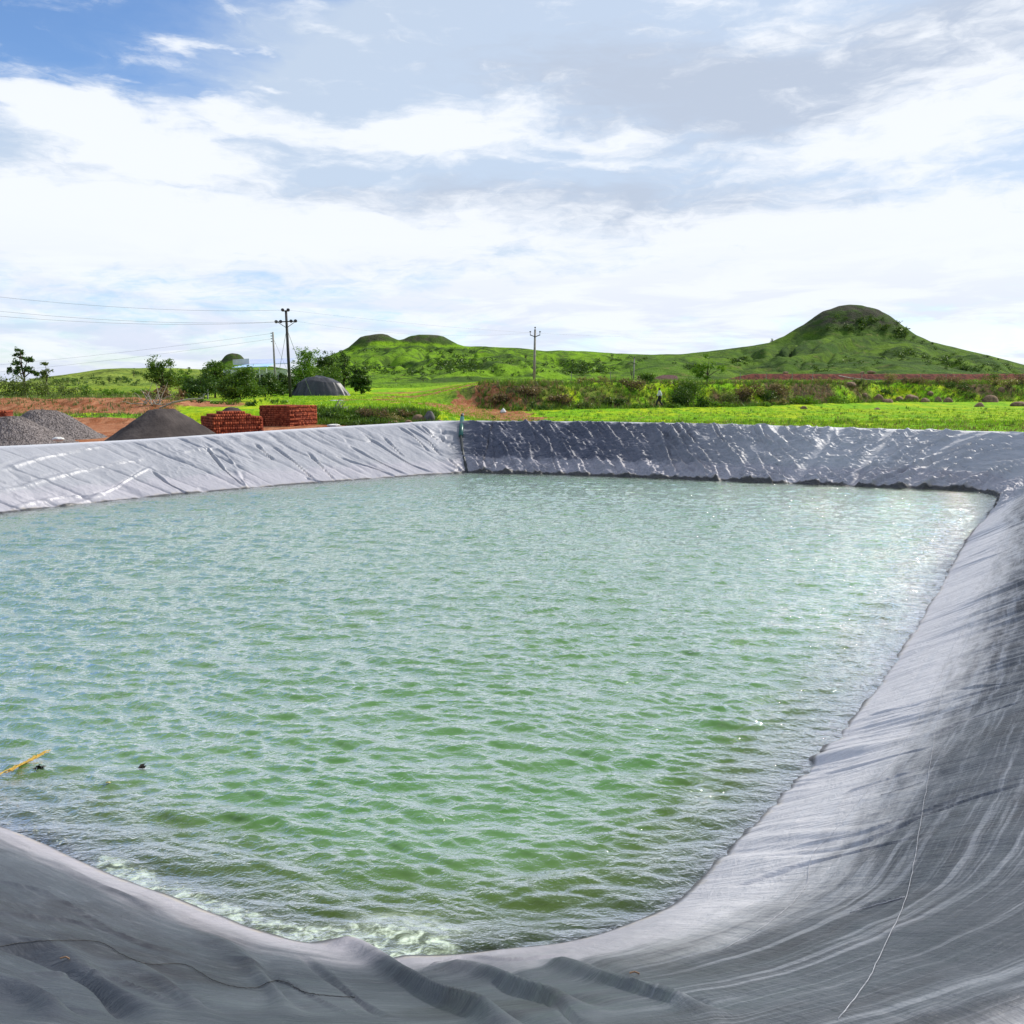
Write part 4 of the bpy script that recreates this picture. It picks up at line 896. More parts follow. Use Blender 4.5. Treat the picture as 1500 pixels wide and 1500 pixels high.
# ------------------------------------------------------------------ power poles and lines
def disc_ins(mb, p, r_=.11, ax=(0, 0, 1)):
    p = Vector(p); a = Vector(ax)
    mb.tube([p-a*.10, p-a*.06, p-a*.05, p, p+a*.05, p+a*.06, p+a*.10], [r_*.35, r_*.4, r_, r_*.9, r_, r_*.4, r_*.3], 10)
def bigpole():
    y = 82.; s_ = mpp(y); c = at(424.5, y); t = empty('power_pole', c); tag(t, 'tall dark power pole with two round insulators on top and a four insulator crossarm', 'power pole')
    H = 125*s_; lean = -1.2*s_
    MB().tube([(0, 0, -.3), (lean*.5, 0, H*.5), (lean, 0, H)], [.16, .14, .115], 10).build('pole', M['pole_dark'], t, True)
    za = H-16*s_; ca_ = MB().box((lean, -.12, za), (31*s_, .09, .10), tilt=.04).build('crossarm', M['pole_dark'], t)
    tb_ = MB().box((lean, -.12, H-.08), (9*s_, .08, .09)).build('top_bracket', M['pole_dark'], t)
    MB().tube([(lean+.9, -.12, za), (lean, -.05, za-.6)], .03, 5).tube([(lean-.9, -.12, za), (lean, -.05, za-.6)], .03, 5).build('brace', M['pole_dark'], t)
    for dx_, zz in ((-4, 0), (4, 0), (-14, -16), (-7.5, -16), (7.5, -16), (14, -16)):
        mb = MB(); z = H+zz*s_+(.04*dx_*s_ if zz else 0); disc_ins(mb, (lean+dx_*s_, -.2, z+.02), .16, (0, 1, 0)); mb.tube([(lean+dx_*s_, -.12, z-.04), (lean+dx_*s_, -.2, z)], .03, 5); mb.build('insulator', M['insulator'], ca_ if zz else tb_)
    for dx_, dy_ in ((-30, 3.), (9, 6.)):
        MB().tube([(lean, 0, H-26*s_), (dx_*s_, dy_, .2 if dx_ > 0 else 1.8)], .022, 4).build('guy_wire', M['wire'], t)
    return c, s_, H, lean
bc, bs, bH, bl_ = bigpole()
def smallpole():
    y = 112.; s_ = mpp(y); c = at(403.5, y); t = empty('power_pole', c); tag(t, 'shorter bare power pole standing in front of the shed roof, left of the tall pole', 'power pole')
    H = EYE+(560-488)*s_-c.z; MB().tube([(0, 0, -.3), (-.05, 0, H)], [.15, .11], 8).build('pole', M['pole_pale'], t, True)
    for k in range(4):
        mb = MB(); z = H-.15-k*.36; mb.tube([(-.05, 0, z), (-.26, 0, z)], .025, 5); disc_ins(mb, (-.28, 0, z), .07, (1, 0, 0)); mb.build('insulator', M['insulator'], t)
    MB().tube([(0, 0, H-.9), (2.4, 1, .3)], .02, 4).build('guy_wire', M['wire'], t)
    return c, H
sc_, sH = smallpole()
def armpole(px, y, ytop, armw, label):
    s_ = mpp(y); c = at(px, y); t = empty('power_pole', c); tag(t, label, 'power pole', None)
    H = EYE+(560-ytop)*s_-c.z; MB().tube([(-.1, 0, -.5), (0, 0, H-.2)], [.19, .12], 9).build('pole', M['pole_pale'], t, True)
    za = H-13*s_*armw/7.; w_ = armw*s_
    ca_ = MB().tube([(-w_, -.1, za+.42*w_), (0, -.1, za), (w_, -.1, za+.42*w_)], .06, 6).build('crossarm', M['pole_dark'], t)
    for dx_ in (-1, 0, 1):
        mb = MB(); z = za+.42*w_ if dx_ else H-.35; mb.tube([(dx_*w_, -.1, z-.1), (dx_*w_, -.1, z+.35)], .035, 5); disc_ins(mb, (dx_*w_, -.1, z+.38), .12); mb.build('insulator', M['insulator'], ca_ if dx_ else t)
    return c+Vector((0, 0, H))
pc = armpole(783.5, 105, 482, 7, 'pale grey power pole with a V shaped crossarm standing before the middle hills')
pd = armpole(928.5, 175, 524, 5, 'small distant power pole with a V shaped crossarm above the maroon earth patch')
def wirething(a, b, sag, label, rad=.011):
    p = [Vector(a).lerp(Vector(b), t/24)-Vector((0, 0, 4*sag*(t/24)*(1-t/24))) for t in range(25)]
    o = MB().tube([q-p[0] for q in p], rad, 5).build('power_line', M['wire']); o.location = p[0]; tag(o, label, 'power line')
def px3(px, py, y): s_ = mpp(y); return Vector(((px-750)*s_, y, EYE+(560-py)*s_))
wirething(px3(-260, 402, 58), bc+Vector((bl_-4*bs, -.3, bH)), .9, 'top power line from the left edge to the very top of the tall dark pole')
wirething(px3(-260, 424, 58), bc+Vector((bl_-14*bs, -.3, bH-16.5*bs)), .9, 'middle power line from the left edge to the crossarm of the tall dark pole')
wirething(px3(-260, 436, 57), bc+Vector((bl_-7.5*bs, -.3, bH-16.5*bs)), .9, 'third power line from the left edge to the tall dark pole')
wirething(bc+Vector((bl_+4*bs, -.3, bH)), px3(1100, 492, 130), 1.2, 'faint upper power line leaving the tall dark pole to the right', .007)
wirething(bc+Vector((bl_+14*bs, -.3, bH-15.5*bs)), pc+Vector((-.6, -.1, -.6)), .8, 'faint power line between the tall pole and the V armed pole', .007)
wirething(px3(-260, 552, 150), sc_+Vector((-.3, 0, sH-.2)), .8, 'upper low power line from the left horizon to the short pole', .012)
wirething(px3(-260, 562, 152), sc_+Vector((-.3, 0, sH-.9)), .9, 'lower power line from the left horizon to the short pole', .012)

# ------------------------------------------------------------------ trees and shrubs, left side
thin = [(-.5, 0, .50, .38, .3, .05), (.2, 0, .58, .5, .4, .06), (-.3, .1, .68, .45, .3, .05), (.35, 0, .74, .4, .3, .05), (-.1, 0, .84, .42, .3, .05), (.0, 0, .95, .2, .2, .04), (-.75, 0, .60, .2, .2, .04), (.65, 0, .5, .3, .3, .05)]
tree(34, 64, 72, 52, 'slender tree with flat layered foliage at the left edge, taller than the bushes below it', 'leaf_dark', 1500, .10, blobs=thin, seed=2, trunk=.5)
tree(69, 66, 52, 24, 'thin sparse sapling just right of the layered tree at the left edge', 'leaf_olive', 420, .09, blobs=[(-.3, 0, .6, .5, .4, .12), (.3, 0, .72, .5, .4, .08), (0, 0, .9, .5, .4, .05)], seed=3, trunk=.6, name='sapling')
for i, (px_, y_, h_, w_, lb, mt_, nl_) in enumerate([
    (-8, 58, 42, 44, 'olive bush at the very left edge of the photo', 'leaf_olive', 900),
    (30, 59, 40, 40, 'pale leaved bush growing below the layered tree', 'leaf_olive', 1500),
    (58, 60, 42, 34, 'yellowish bush below the sparse sapling', 'leaf_olive', 900),
    (95, 61, 30, 40, 'open dark leaved bush right of the sparse sapling on the earth bank', 'leaf_olive', 700),
    (122, 62, 26, 26, 'small spiky bush at the right end of the left hedge', 'leaf_mid', 380),
    (160, 66, 14, 54, 'low bright green scrub along the top of the earth bank', 'leaf_bright', 700),
    (205, 68, 13, 40, 'low green scrub left of the round topped tree', 'leaf_bright', 500),
    (286, 56, 17, 36, 'low dark bush at the foot of the round topped tree', 'leaf_dark', 500),
    (366, 52, 13, 18, 'small dark green tuft of leaves above the nearest brick stack', 'leaf_dark', 260),
    (330, 56, 12, 50, 'low bright weeds in front of the feathery bushes', 'leaf_bright', 500),
    (400, 58, 10, 60, 'thin yellow green weeds in front of the power pole', 'leaf_bright', 450)]):
    bush(px_, y_, h_, w_, lb, mt_, nl_, .075, seed=20+i, group='bushes along the left earth bank')
tree(241, 62, 70, 66, 'bushy green tree growing on the dark mound above the big sand heap', 'leaf_mid', 3200, .085, seed=31, blobs=[(-.35, 0, .50, .5, .5, .2), (.35, 0, .45, .5, .5, .2), (-.1, 0, .68, .5, .5, .16), (-.45, 0, .78, .25, .3, .14), (.35, 0, .72, .3, .3, .14), (-.6, 0, .4, .35, .3, .12), (.05, 0, .35, .6, .4, .15)])
bush(240, 57, 22, 62, 'dark tangled undergrowth on the mound under the bushy tree', 'leaf_dry', 900, .10, seed=32)
lt = [(294, 72, 44, 66, 'round dark green bush tree left of the feathery green tree', 'leaf_dark', 5000), (350, 64, 53, 84, 'feathery bright green tree in front of the shed', 'leaf_mid', 9000),
      (314, 78, 58, 62, 'green tree whose top reaches the left end of the shed roof', 'leaf_mid', 6000), (388, 84, 38, 58, 'dark green tree left of the tall pole under the blue roof', 'leaf_dark', 5000),
      (414, 92, 36, 46, 'very dark tree directly behind the tall pole', 'leaf_dark', 4200), (448, 104, 68, 62, 'tall bright green tree behind the tarpaulin heap', 'leaf_bright', 8000),
      (480, 108, 66, 56, 'dark green tree behind the right half of the tarpaulin heap', 'leaf_dark', 7000), (504, 112, 62, 44, 'dark tree at the right end of the grove behind the tarpaulin', 'leaf_dark', 5000),
      (474, 101, 46, 66, 'light green low tree between the dark trees and the tarpaulin', 'leaf_mid', 4000), (529, 100, 42, 36, 'round dark green shrub standing alone right of the tarpaulin heap', 'leaf_dark', 6000), (272, 80, 44, 40, 'light green small tree between the mound tree and the dark bush tree', 'leaf_bright', 2600)]
for i, (px_, y_, h_, w_, lb, mt_, nl_) in enumerate(lt):
    g = random.Random(700+i); bl2 = [(0, 0, .36, .80, .7, .30), (0, 0, .60, .62, .6, .26)]
    for q in range(9):
        a = g.random()*6.28; zc = .18+.66*g.random(); rr_ = .62*(1-.55*max(0, zc-.45)/.5); bl2.append((math.cos(a)*rr_, math.sin(a)*rr_, zc, .30+.16*g.random(), .3, .11+.07*g.random()))
    bl2 += [(g.uniform(-.35, .35), 0, .86, .26, .26, .10), (g.uniform(-.6, .6), 0, .76, .26, .26, .09)]
    tree(px_, y_, h_, w_, lb, mt_, nl_, .085+.0007*(y_-60), seed=40+i, group='trees around the shed', blobs=bl2)

# dry bush pile and rocks by the far corner
for i, (px_, y_, h_, w_, lb, mt_, nl_) in enumerate([
    (478, 42.5, 17, 34, 'dark green bush hanging on the low bank right of the brick stacks', 'leaf_dark', 900), (508, 42.3, 16, 40, 'green weedy clump in the middle of the low bank', 'leaf_mid', 900),
    (545, 42.6, 24, 50, 'brown dry brush heap on the low bank', 'leaf_dry', 1100), (552, 41.2, 15, 18, 'small round dark bush in front of the brown brush', 'leaf_dark', 500),
    (572, 41.8, 18, 38, 'dry straw coloured brush left of the boulders', 'leaf_straw', 800), (592, 42.6, 17, 34, 'pinkish dry twigs behind the boulders', 'leaf_dry', 600), (530, 40.6, 9, 60, 'low dark weeds at the foot of the low bank', 'leaf_dark', 700),
    (590, 40.2, 8, 50, 'low green weeds in front of the boulders', 'leaf_mid', 600), (466, 44, 12, 22, 'small green tuft above the low bank', 'leaf_mid', 300), (625, 42.5, 8, 40, 'green weeds around the foot of the grey boulder', 'leaf_mid', 400)]):
    bush(px_, y_, h_, w_, lb, mt_, nl_, .055, seed=60+i, group='bushes on the low bank by the far corner')
def rock(px, y, wpx, hpx, label, seed, mat='rock', group=None, cat='boulder', z=0, sink=0):
    s_ = mpp(y); g = np.random.default_rng(seed); bm_v = []; F = []
    nu, nv = 10, 16; dirs = g.normal(0, 1, (9, 3)); dirs /= np.linalg.norm(dirs, axis=1)[:, None]; off_ = .62+.3*g.random(9); V = []
    for i in range(nu+1):
        t = math.pi*i/nu
        for j in range(nv):
            p = 2*math.pi*j/nv; d = np.array([math.sin(t)*math.cos(p), math.sin(t)*math.sin(p), math.cos(t)])
            r_ = 1.; dd = dirs@d; k = dd > .15; r_ = min(1., (off_[k]/dd[k]).min()) if k.any() else 1.
            r_ *= 1+.05*(g.random()-.5) if 0 < i < nu else 1; V.append(d*r_*np.array([wpx*s_/2, wpx*s_*.4, hpx*s_*.62]))
    for i in range(nu):
        for j in range(nv): F.append((i*nv+j, (i+1)*nv+j, (i+1)*nv+(j+1) % nv, i*nv+(j+1) % nv))
    if sink: z -= hpx*s_*sink
    o = meshnp('boulder', V, F, M[mat], None, False); o.location = at(px, y)+Vector((0, 0, hpx*s_*.38+z)); o.rotation_euler = (0, 0, g.random()*.6-.3); return tag(o, label, cat, group)
rock(628, 41.5, 17, 20, 'large grey boulder at the right end of the rock pile by the far corner', 5, 'rock_grey', 'rocks by the far corner')
rock(612, 41.6, 22, 15, 'broad brown boulder left of the large grey one', 6, 'rock', 'rocks by the far corner')
rock(597, 40.4, 12, 8, 'small brown rock at the foot of the pile left of the broad boulder', 7, 'rock', 'rocks by the far corner')
rock(644, 41.0, 12, 8, 'low dark rock right of the large grey boulder', 8, 'rock', 'rocks by the far corner')
rock(575, 40.8, 16, 7, 'low brown stone under the dry brush', 9, 'rock', 'rocks by the far corner')

# ------------------------------------------------------------------ overgrown bank on the right
def ybk(px): return float(np.interp(px, [700, 760, 970, 1100, 1300, 1500, 1700], [68, 65, 72, 76, 92, 95, 90]))
rb_ = [  # px, dy from the foot of the bank, h, w, label, material, leaves
 (733, 1, 18, 30, 'dark brown dry thicket at the left end of the overgrown bank', 'leaf_dry', 1300), (775, 2, 18, 44, 'dark dry bush right of the upright white sack', 'leaf_dry', 1300),
 (820, 1, 17, 50, 'brown green thicket below the V armed pole', 'leaf_dry', 1200), (850, 0, 15, 36, 'green creeper mound low on the left half of the bank', 'leaf_olive', 900),
 (885, 1, 15, 46, 'olive weedy mound in the middle of the left bank', 'leaf_olive', 1000), (925, 3, 20, 40, 'brown dry brush left of the walking person', 'leaf_dry', 1100),
 (948, 6, 22, 22, 'upright dark green bush on top of the bank left of the walking person', 'leaf_mid', 1100), (940, -.5, 9, 44, 'low green weeds left of the walking person', 'leaf_bright', 700),
 (985, -1.5, 10, 22, 'small leafy weed right at the feet of the walking person', 'leaf_mid', 500), (998, 1, 34, 34, 'large very dark bush right of the walking person', 'leaf_dark', 2600),
 (1012, 3, 42, 34, 'dark green bush behind the very dark one', 'leaf_mid', 2200), (1034, -1, 22, 24, 'rounded green bush in front of the bright sapling', 'leaf_mid', 1200),
 (1060, -1, 12, 40, 'low bright weeds right of the rounded bush', 'leaf_bright', 700), (1070, 1, 22, 30, 'pale leaved bush on the bank face', 'leaf_olive', 900),
 (1095, 2, 26, 46, 'dark brown overhanging thicket right of the bright sapling', 'leaf_dry', 1600), (1140, 2, 22, 40, 'grey brown dry brush with pale stalks', 'leaf_dry', 1300),
 (1142, -.3, 13, 24, 'tuft of pale dry stalks at the foot of the bank', 'leaf_straw', 600), (1118, -1, 8, 60, 'low bright green weeds at the foot of the dry thicket', 'leaf_bright', 900),
 (1180, -1, 17, 46, 'yellow green leafy mound at the foot of the bank', 'leaf_bright', 1300), (1228, 0, 15, 44, 'bright yellow green bush left of the row of boulders', 'leaf_bright', 1200),
 (1262, 4, 13, 34, 'olive brush above the left boulders', 'leaf_olive', 700), (1305, 5, 20, 22, 'tuft of upright straw grass above the boulders', 'leaf_straw', 700),
 (1340, 4, 14, 50, 'dry brown brush above the middle boulders', 'leaf_dry', 1000), (1385, 5, 17, 56, 'rounded reddish brush mound above the right boulders', 'leaf_dry', 1300),
 (1420, 1, 12, 34, 'green bush right of the row of boulders', 'leaf_mid', 700), (1455, 7, 22, 20, 'small dark green bush on the upper bank near the right edge', 'leaf_mid', 600),
 (1470, 3, 16, 44, 'dry grass mound near the right edge', 'leaf_straw', 900), (1500, 4, 20, 40, 'brown thicket cut by the right edge of the photo', 'leaf_dry', 1000), (1448, -1, 10, 34, 'low green weeds near the right edge', 'leaf_bright', 600),
 (795, -.2, 12, 44, 'dark weeds added as a shadow pocket at the foot of the bank below the V armed pole', 'leaf_dark', 900), (905, 1, 13, 40, 'dark bush added as a shadow pocket in the middle of the left bank face', 'leaf_dark', 900), (1122, 1.5, 20, 34, 'blackish bush added as shadow in the hollow between the dry thickets', 'leaf_dark', 1100), (1292, 2.5, 11, 40, 'dark green weeds added as shadow behind the left boulders', 'leaf_dark', 700), (1402, 2.5, 13, 44, 'dark green weeds added as shadow behind the right end of the boulder row', 'leaf_dark', 800), (760, -.5, 7, 50, 'dark low weeds right of the upright white sack', 'leaf_mid', 600),  # leaf_dark clumps on this line are added to make dark shadow pockets
    (1205, 6, 10, 60, 'straw coloured growth on the upper edge of the bank', 'leaf_straw', 700), (870, 6, 12, 60, 'dry pinkish grass along the top of the left bank', 'leaf_straw', 800), (800, 7, 10, 60, 'dry pinkish grass on the bank top below the V armed pole', 'leaf_straw', 700)]
for i, (px_, dy_, h_, w_, lb, mt_, nl_) in enumerate(rb_): bush(px_, ybk(px_)+dy_, h_, w_, lb, mt_, nl_, .085, seed=100+i, group='bushes on the overgrown bank')
tree(1035, 82, 46, 52, 'bright yellow green sapling rising above the overgrown bank', 'leaf_bright', 1500, .10, seed=150, blobs=[(-.5, 0, .5, .4, .4, .16), (.1, 0, .85, .35, .3, .12), (.3, 0, .7, .4, .3, .1), (.75, 0, .5, .3, .3, .12), (0, 0, .55, .4, .4, .12), (-.3, 0, .3, .5, .4, .12)])
for i, (px_, y_, w_, h_, lb) in enumerate([(1246, 90, 17, 9, 'leftmost dark boulder of the row at the foot of the bank'), (1287, 91, 18, 11, 'second rounded boulder of the row, under dry brush'), (1303, 89, 19, 8, 'low broad brown boulder in front of the second rounded one'),
    (1320, 92, 13, 10, 'narrow upright stone between the low brown boulder and the big one'), (1337, 92, 21, 13, 'biggest reddish boulder in the middle of the row'), (1357, 90, 16, 8, 'flat pale topped boulder right of the biggest one'), (1364, 93, 12, 7, 'small boulder resting behind the flat pale topped one'),
    (1377, 91, 14, 10, 'rounded brown boulder in the right half of the row'), (1391, 90, 14, 9, 'smooth brown boulder at the right end of the main row'), (1453, 91, 24, 13, 'large round boulder standing apart near the right edge'), (1438, 82, 19, 8, 'dark low stone in the grass below the right boulders'),
    (1495, 84, 26, 9, 'broad brown boulder at the right edge of the photo'), (1288, 73, 11, 4, 'small flat dark stone alone in the grass'), (1468, 95, 10, 8, 'small stone right of the large round boulder'), (1180, 74, 12, 6, 'dark stone half hidden under the yellow green mound'), (1268, 90, 10, 7, 'small pale stone between the two left boulders')]):
    rock(px_, y_+(1.5 if y_ > 85 else 0), w_*.95, h_*1.15, lb, 200+i, 'rock', 'boulders along the foot of the bank', sink=.32)
for i, (px_, y_, w_, h_, lb) in enumerate([(1275, 112, 15, 5, 'long pale stone lying on top of the red earth step'), (1150, 112, 9, 4, 'small pale stone on the left of the red earth step'), (1262, 113, 8, 4, 'pale stone beside the long one on the red step')]): rock(px_, y_+9, w_, h_, lb, 230+i, 'rock', 'stones on the red earth step')
# white stakes of the field fence
for i, px_ in enumerate([837, 894, 1084, 1122, 1160, 1190, 1262, 1348, 1385]):
    y_ = 108 if px_ > 1000 else 100; s_ = mpp(y_); h_ = 14 if px_ < 1000 else 12
    o = MB().tube([(0, 0, -.2), (0, 0, h_*s_*.9), (.02, 0, h_*s_)], [.045, .04, .03], 6).build('fence_post', M['pole_pale']); o.location = at(px_, y_)
    tag(o, ['leftmost thin white fence stake, right of the V armed pole', 'second white fence stake, left of the small distant pole', 'white stake right of the bright sapling', 'white stake above the dark dry thicket', 'white stake standing before the foot of the big hill', 'fourth white stake along the red earth step',
            'white stake under the left side of the long pale stone', 'white stake above the row of boulders', 'rightmost white stake along the red earth step'][i], 'fence post', 'stakes of the field fence')
tb = MB(); P_ = [at(p, y) + Vector((0, 0, z)) for p, y, z in ((1228, 92, .95), (1245, 97, .6), (1275, 98, .5), (1300, 98, .4), (1330, 97, .3))]; tb.tube([p-P_[0] for p in P_], .05, 6)
o = tb.build('hose', M['pole_pale']); o.location = P_[0]; tag(o, 'pale hose lying along the upper edge of the overgrown bank', 'hose')

# trees out on the hills
for i, (px_, py_, h_, w_, lb) in enumerate([(770, 529, 18, 14, 'lone dark tree on the hillside left of the V armed pole'), (897, 525, 9, 8, 'tiny round tree high on the middle ridge'), (1131, 502, 7, 7, 'tiny tree on the left shoulder of the big hill'), (196, 552, 14, 10, 'dark tree on the pale left hill'),
    (160, 562, 16, 12, 'dark tree low on the pale left hill'), (83, 566, 12, 12, 'left dark shrub on the pale hill behind the sapling'), (100, 563, 12, 16, 'green shrub low on the pale left hill'), (152, 566, 10, 10, 'small dark shrub left of the dark tree on the pale hill'), (200, 565, 10, 14, 'wide low shrub below the upper dark tree of the pale hill'), (120, 556, 7, 8, 'small shrub high on the pale left hill'), (172, 558, 8, 8, 'small round shrub right of the dark tree on the pale hill'), (320, 524, 4, 5, 'tiny tree on the left flank of the small distant mesa'),
    (925, 555, 20, 26, 'dark bush tree below the small distant pole'), (885, 556, 14, 22, 'green bush at the hill foot left of the distant pole'), (688, 556, 9, 20, 'dark bush at the foot of the middle hill'), (580, 560, 11, 24, 'low dark bush at the left foot of the hill'), (620, 560, 10, 20, 'dark bush right of the low one at the hill foot'), (640, 541, 7, 8, 'small shrub in the hill gully'), (495, 528, 6, 6, 'small shrub on the left shoulder of the twin hill'), (1325, 497, 9, 9, 'dark shrub on the right shoulder of the big hill'), (1326, 491, 6, 10, 'shrub on the upper right skyline of the big hill'), (1338, 497, 6, 10, 'bushy shrub on the right skyline just below the upper one'), (1352, 502, 5, 10, 'shrub in the middle of the right skyline'), (1365, 505, 5, 8, 'feathery shrub on the right skyline of the big hill'), (1447, 523, 3, 7, 'tiny bush far down the right skyline'), (1462, 527, 3, 5, 'lowest tiny bush on the right skyline')]):
    p = onhill(px_, py_+.5)
    k = 0
    while p is None and k < 8: k += 1; p = onhill(px_, py_+.5+k)
    if p is None: continue
    tree(px_, 0, h_, w_, lb, 'leaf_dark', 420, .10*max(1, p.y*mpp(1)*10/1.6)*.55, seed=300+i, group='trees and shrubs on the hills', loc=p, mp=p.y/KX, trunk=.35, cb=.2)
# scrub in the gullies: uncountable
def scrub():
    g = np.random.default_rng(5); Vs = []; Fs = []; vs = []; nb = 0
    zones = [(660, 537, 26, 9, 70), (690, 540, 14, 8, 30), (590, 545, 60, 6, 45), (545, 540, 30, 6, 20), (850, 543, 26, 9, 60), (835, 535, 18, 6, 20), (875, 540, 14, 8, 20), (905, 527, 30, 4, 8), (1010, 538, 20, 6, 25), (1080, 530, 20, 5, 14), (1330, 520, 40, 8, 30), (1385, 530, 30, 7, 24), (1420, 540, 40, 6, 30), (1270, 470, 40, 10, 20),
             (1320, 490, 8, 6, 20), (110, 562, 50, 8, 24), (180, 560, 30, 8, 14), (1240, 480, 50, 8, 20), (1200, 535, 80, 10, 24), (740, 545, 60, 8, 20), (240, 548, 60, 5, 14), (40, 568, 40, 5, 12), (560, 515, 60, 6, 10), (640, 515, 40, 5, 12), (700, 528, 60, 8, 14)]
    for (px_, py_, sx, sy, k) in zones:
        for _ in range(k):
            p = onhill(px_+g.normal()*sx*.6, py_+g.normal()*sy*.5)
            if p is None: continue
            s_ = p.y/KX; r_ = s_*(1.6+2.6*g.random()); V, F, v = leaves([(p.x, p.y, p.z+r_*.5)], (r_*.7, r_*.7, r_*.45), 40, r_*.42, seed=int(g.integers(1e6)))
            Vs.append(V); Fs.append(F+nb); vs.append(v); nb += len(V)
    o = meshnp('scrub', np.vstack(Vs), np.vstack(Fs), M['leaf_dark'], None, False, {'v': np.concatenate(vs)}); tag(o, 'dark green scrub in the gullies of the hills', 'scrub', kind='stuff')
scrub()
# grass tufts over the field, bank and pond edge: uncountable
def tufts(name, label, mat, n_, sel, h0, seed, per_=6):
    g = np.random.default_rng(seed); Vs = []; 
    px_, y_ = sel(g, n_); x_ = (px_-750)*y_/KX; gd_ = bil(gout, x_, y_); k = gd_ > 3.55; x_, y_ = x_[k], y_[k]; z_ = ground(x_, y_)-.02; m_ = len(x_)
    b = np.repeat(np.stack([x_, y_, z_], -1), per_, 0); q = len(b); b[:, :2] += g.normal(0, .07, (q, 2)); h_ = h0*(.5+g.random(q))*np.repeat(.6+.9*g.random(m_)**2, per_); d = g.normal(0, .35, (q, 2))*h_[:, None]; wv_ = g.normal(0, 1, (q, 2)); wv_ /= np.linalg.norm(wv_, axis=1)[:, None]; ww = .018+.12*h_
    A = b.copy(); A[:, :2] -= wv_*ww[:, None]*.5; B = b.copy(); B[:, :2] += wv_*ww[:, None]*.5; T = b.copy(); T[:, :2] += d; T[:, 2] += h_
    V = np.stack([A, B, T], 1).reshape(-1, 3); F = np.arange(3*q).reshape(q, 3); o = meshnp(name, V, F, M[mat], None, False, {'v': np.repeat(np.repeat(g.random(m_), per_), 3)}); tag(o, label, 'grass', kind='stuff')
def fsel(lo, hi, y0, y1):
    return lambda g, n_: (lo+(hi-lo)*g.random(n_), y0*(y1/y0)**g.random(n_))
tufts('grass', 'bright green grass of the field', 'grass_blade', 9000, fsel(690, 1560, 34, 75), .10, 1)
tufts('grass', 'bright green grass of the middle field', 'grass_blade', 5000, fsel(400, 720, 43, 100), .12, 2)
tufts('dry_grass', 'dry brown grass along the far rim', 'leaf_dry', 1500, fsel(690, 1560, 30, 38), .10, 3)
tufts('dry_grass', 'dry straw grass on the overgrown bank', 'leaf_dry', 2600, lambda g, n_: (lambda p: (p, np.interp(p, [700, 760, 970, 1100, 1300, 1500, 1700], [68, 65, 72, 76, 92, 95, 90])+g.random(n_)*11))(700+g.random(n_)*860), .30, 4)
tufts('weeds', 'bright weeds over the overgrown bank', 'leaf_bright', 3400, lambda g, n_: (lambda p: (p, np.interp(p, [700, 760, 970, 1100, 1300, 1500, 1700], [68, 65, 72, 76, 92, 95, 90])-2+(g.random(n_)**.8)*26))(700+g.random(n_)*860), .20, 14)
tufts('weeds', 'scattered weedy clumps in the field', 'leaf_mid', 500, fsel(700, 1560, 36, 80), .16, 15, 14)
tufts('dry_grass', 'scattered dry stalks in the field', 'leaf_straw', 900, fsel(690, 1560, 34, 70), .13, 16)
tufts('weeds', 'dark weeds on the overgrown bank', 'leaf_mid', 4000, lambda g, n_: (lambda p: (p, np.interp(p, [700, 760, 970, 1100, 1300, 1500, 1700], [68, 65, 72, 76, 92, 95, 90])-1.5+g.random(n_)*9))(700+g.random(n_)*860), .30, 5)
tufts('weeds', 'low weeds on the left earth banks', 'leaf_olive', 2500, lambda g, n_: (g.random(n_)*300-40, 43+g.random(n_)**1.0*30), .16, 6)
tufts('weeds', 'green weeds on the low bank in the middle', 'leaf_mid', 2200, lambda g, n_: (440+g.random(n_)*200, 40.8+g.random(n_)*3), .22, 7)

# ------------------------------------------------------------------ person walking left across the field
M['skin'] = simple('skin', (.085, .045, .03), (.07, .035, .025), 6, .6); M['hair'] = simple('hair', (.01, .009, .008), (.02, .015, .007), 20, .7)
M['shirt'] = simple('shirt', (.72, .72, .70), (.60, .60, .60), 6, .85); M['trousers'] = simple('trousers', (.018, .016, .020), (.03, .03, .035), 6, .85)
def skinned(name, verts, edges, rad, mat, parent, root=0, lv=2):
    me = bpy.data.meshes.new(name); me.from_pydata(verts, edges, []); me.update(); me.materials.append(mat)
    o = link(bpy.data.objects.new(name, me), parent); md = o.modifiers.new('skin', 'SKIN'); md.use_smooth_shade = True
    if not me.skin_vertices: me.attributes  # layer made by the modifier below
    bpy.context.view_layer.objects.active = o
    sv_ = me.skin_vertices[0].data if len(me.skin_vertices) else None
    if sv_ is None:
        bpy.ops.object.select_all(action='DESELECT'); o.select_set(True); bpy.ops.mesh.customdata_skin_add(); sv_ = me.skin_vertices[0].data
    for i, r_ in enumerate(rad):
        sv_[i].radius = r_ if hasattr(r_, '__len__') else (r_, r_); sv_[i].use_root = (i == root)
    ss = o.modifiers.new('sub', 'SUBSURF'); ss.levels = lv; ss.render_levels = lv; return o
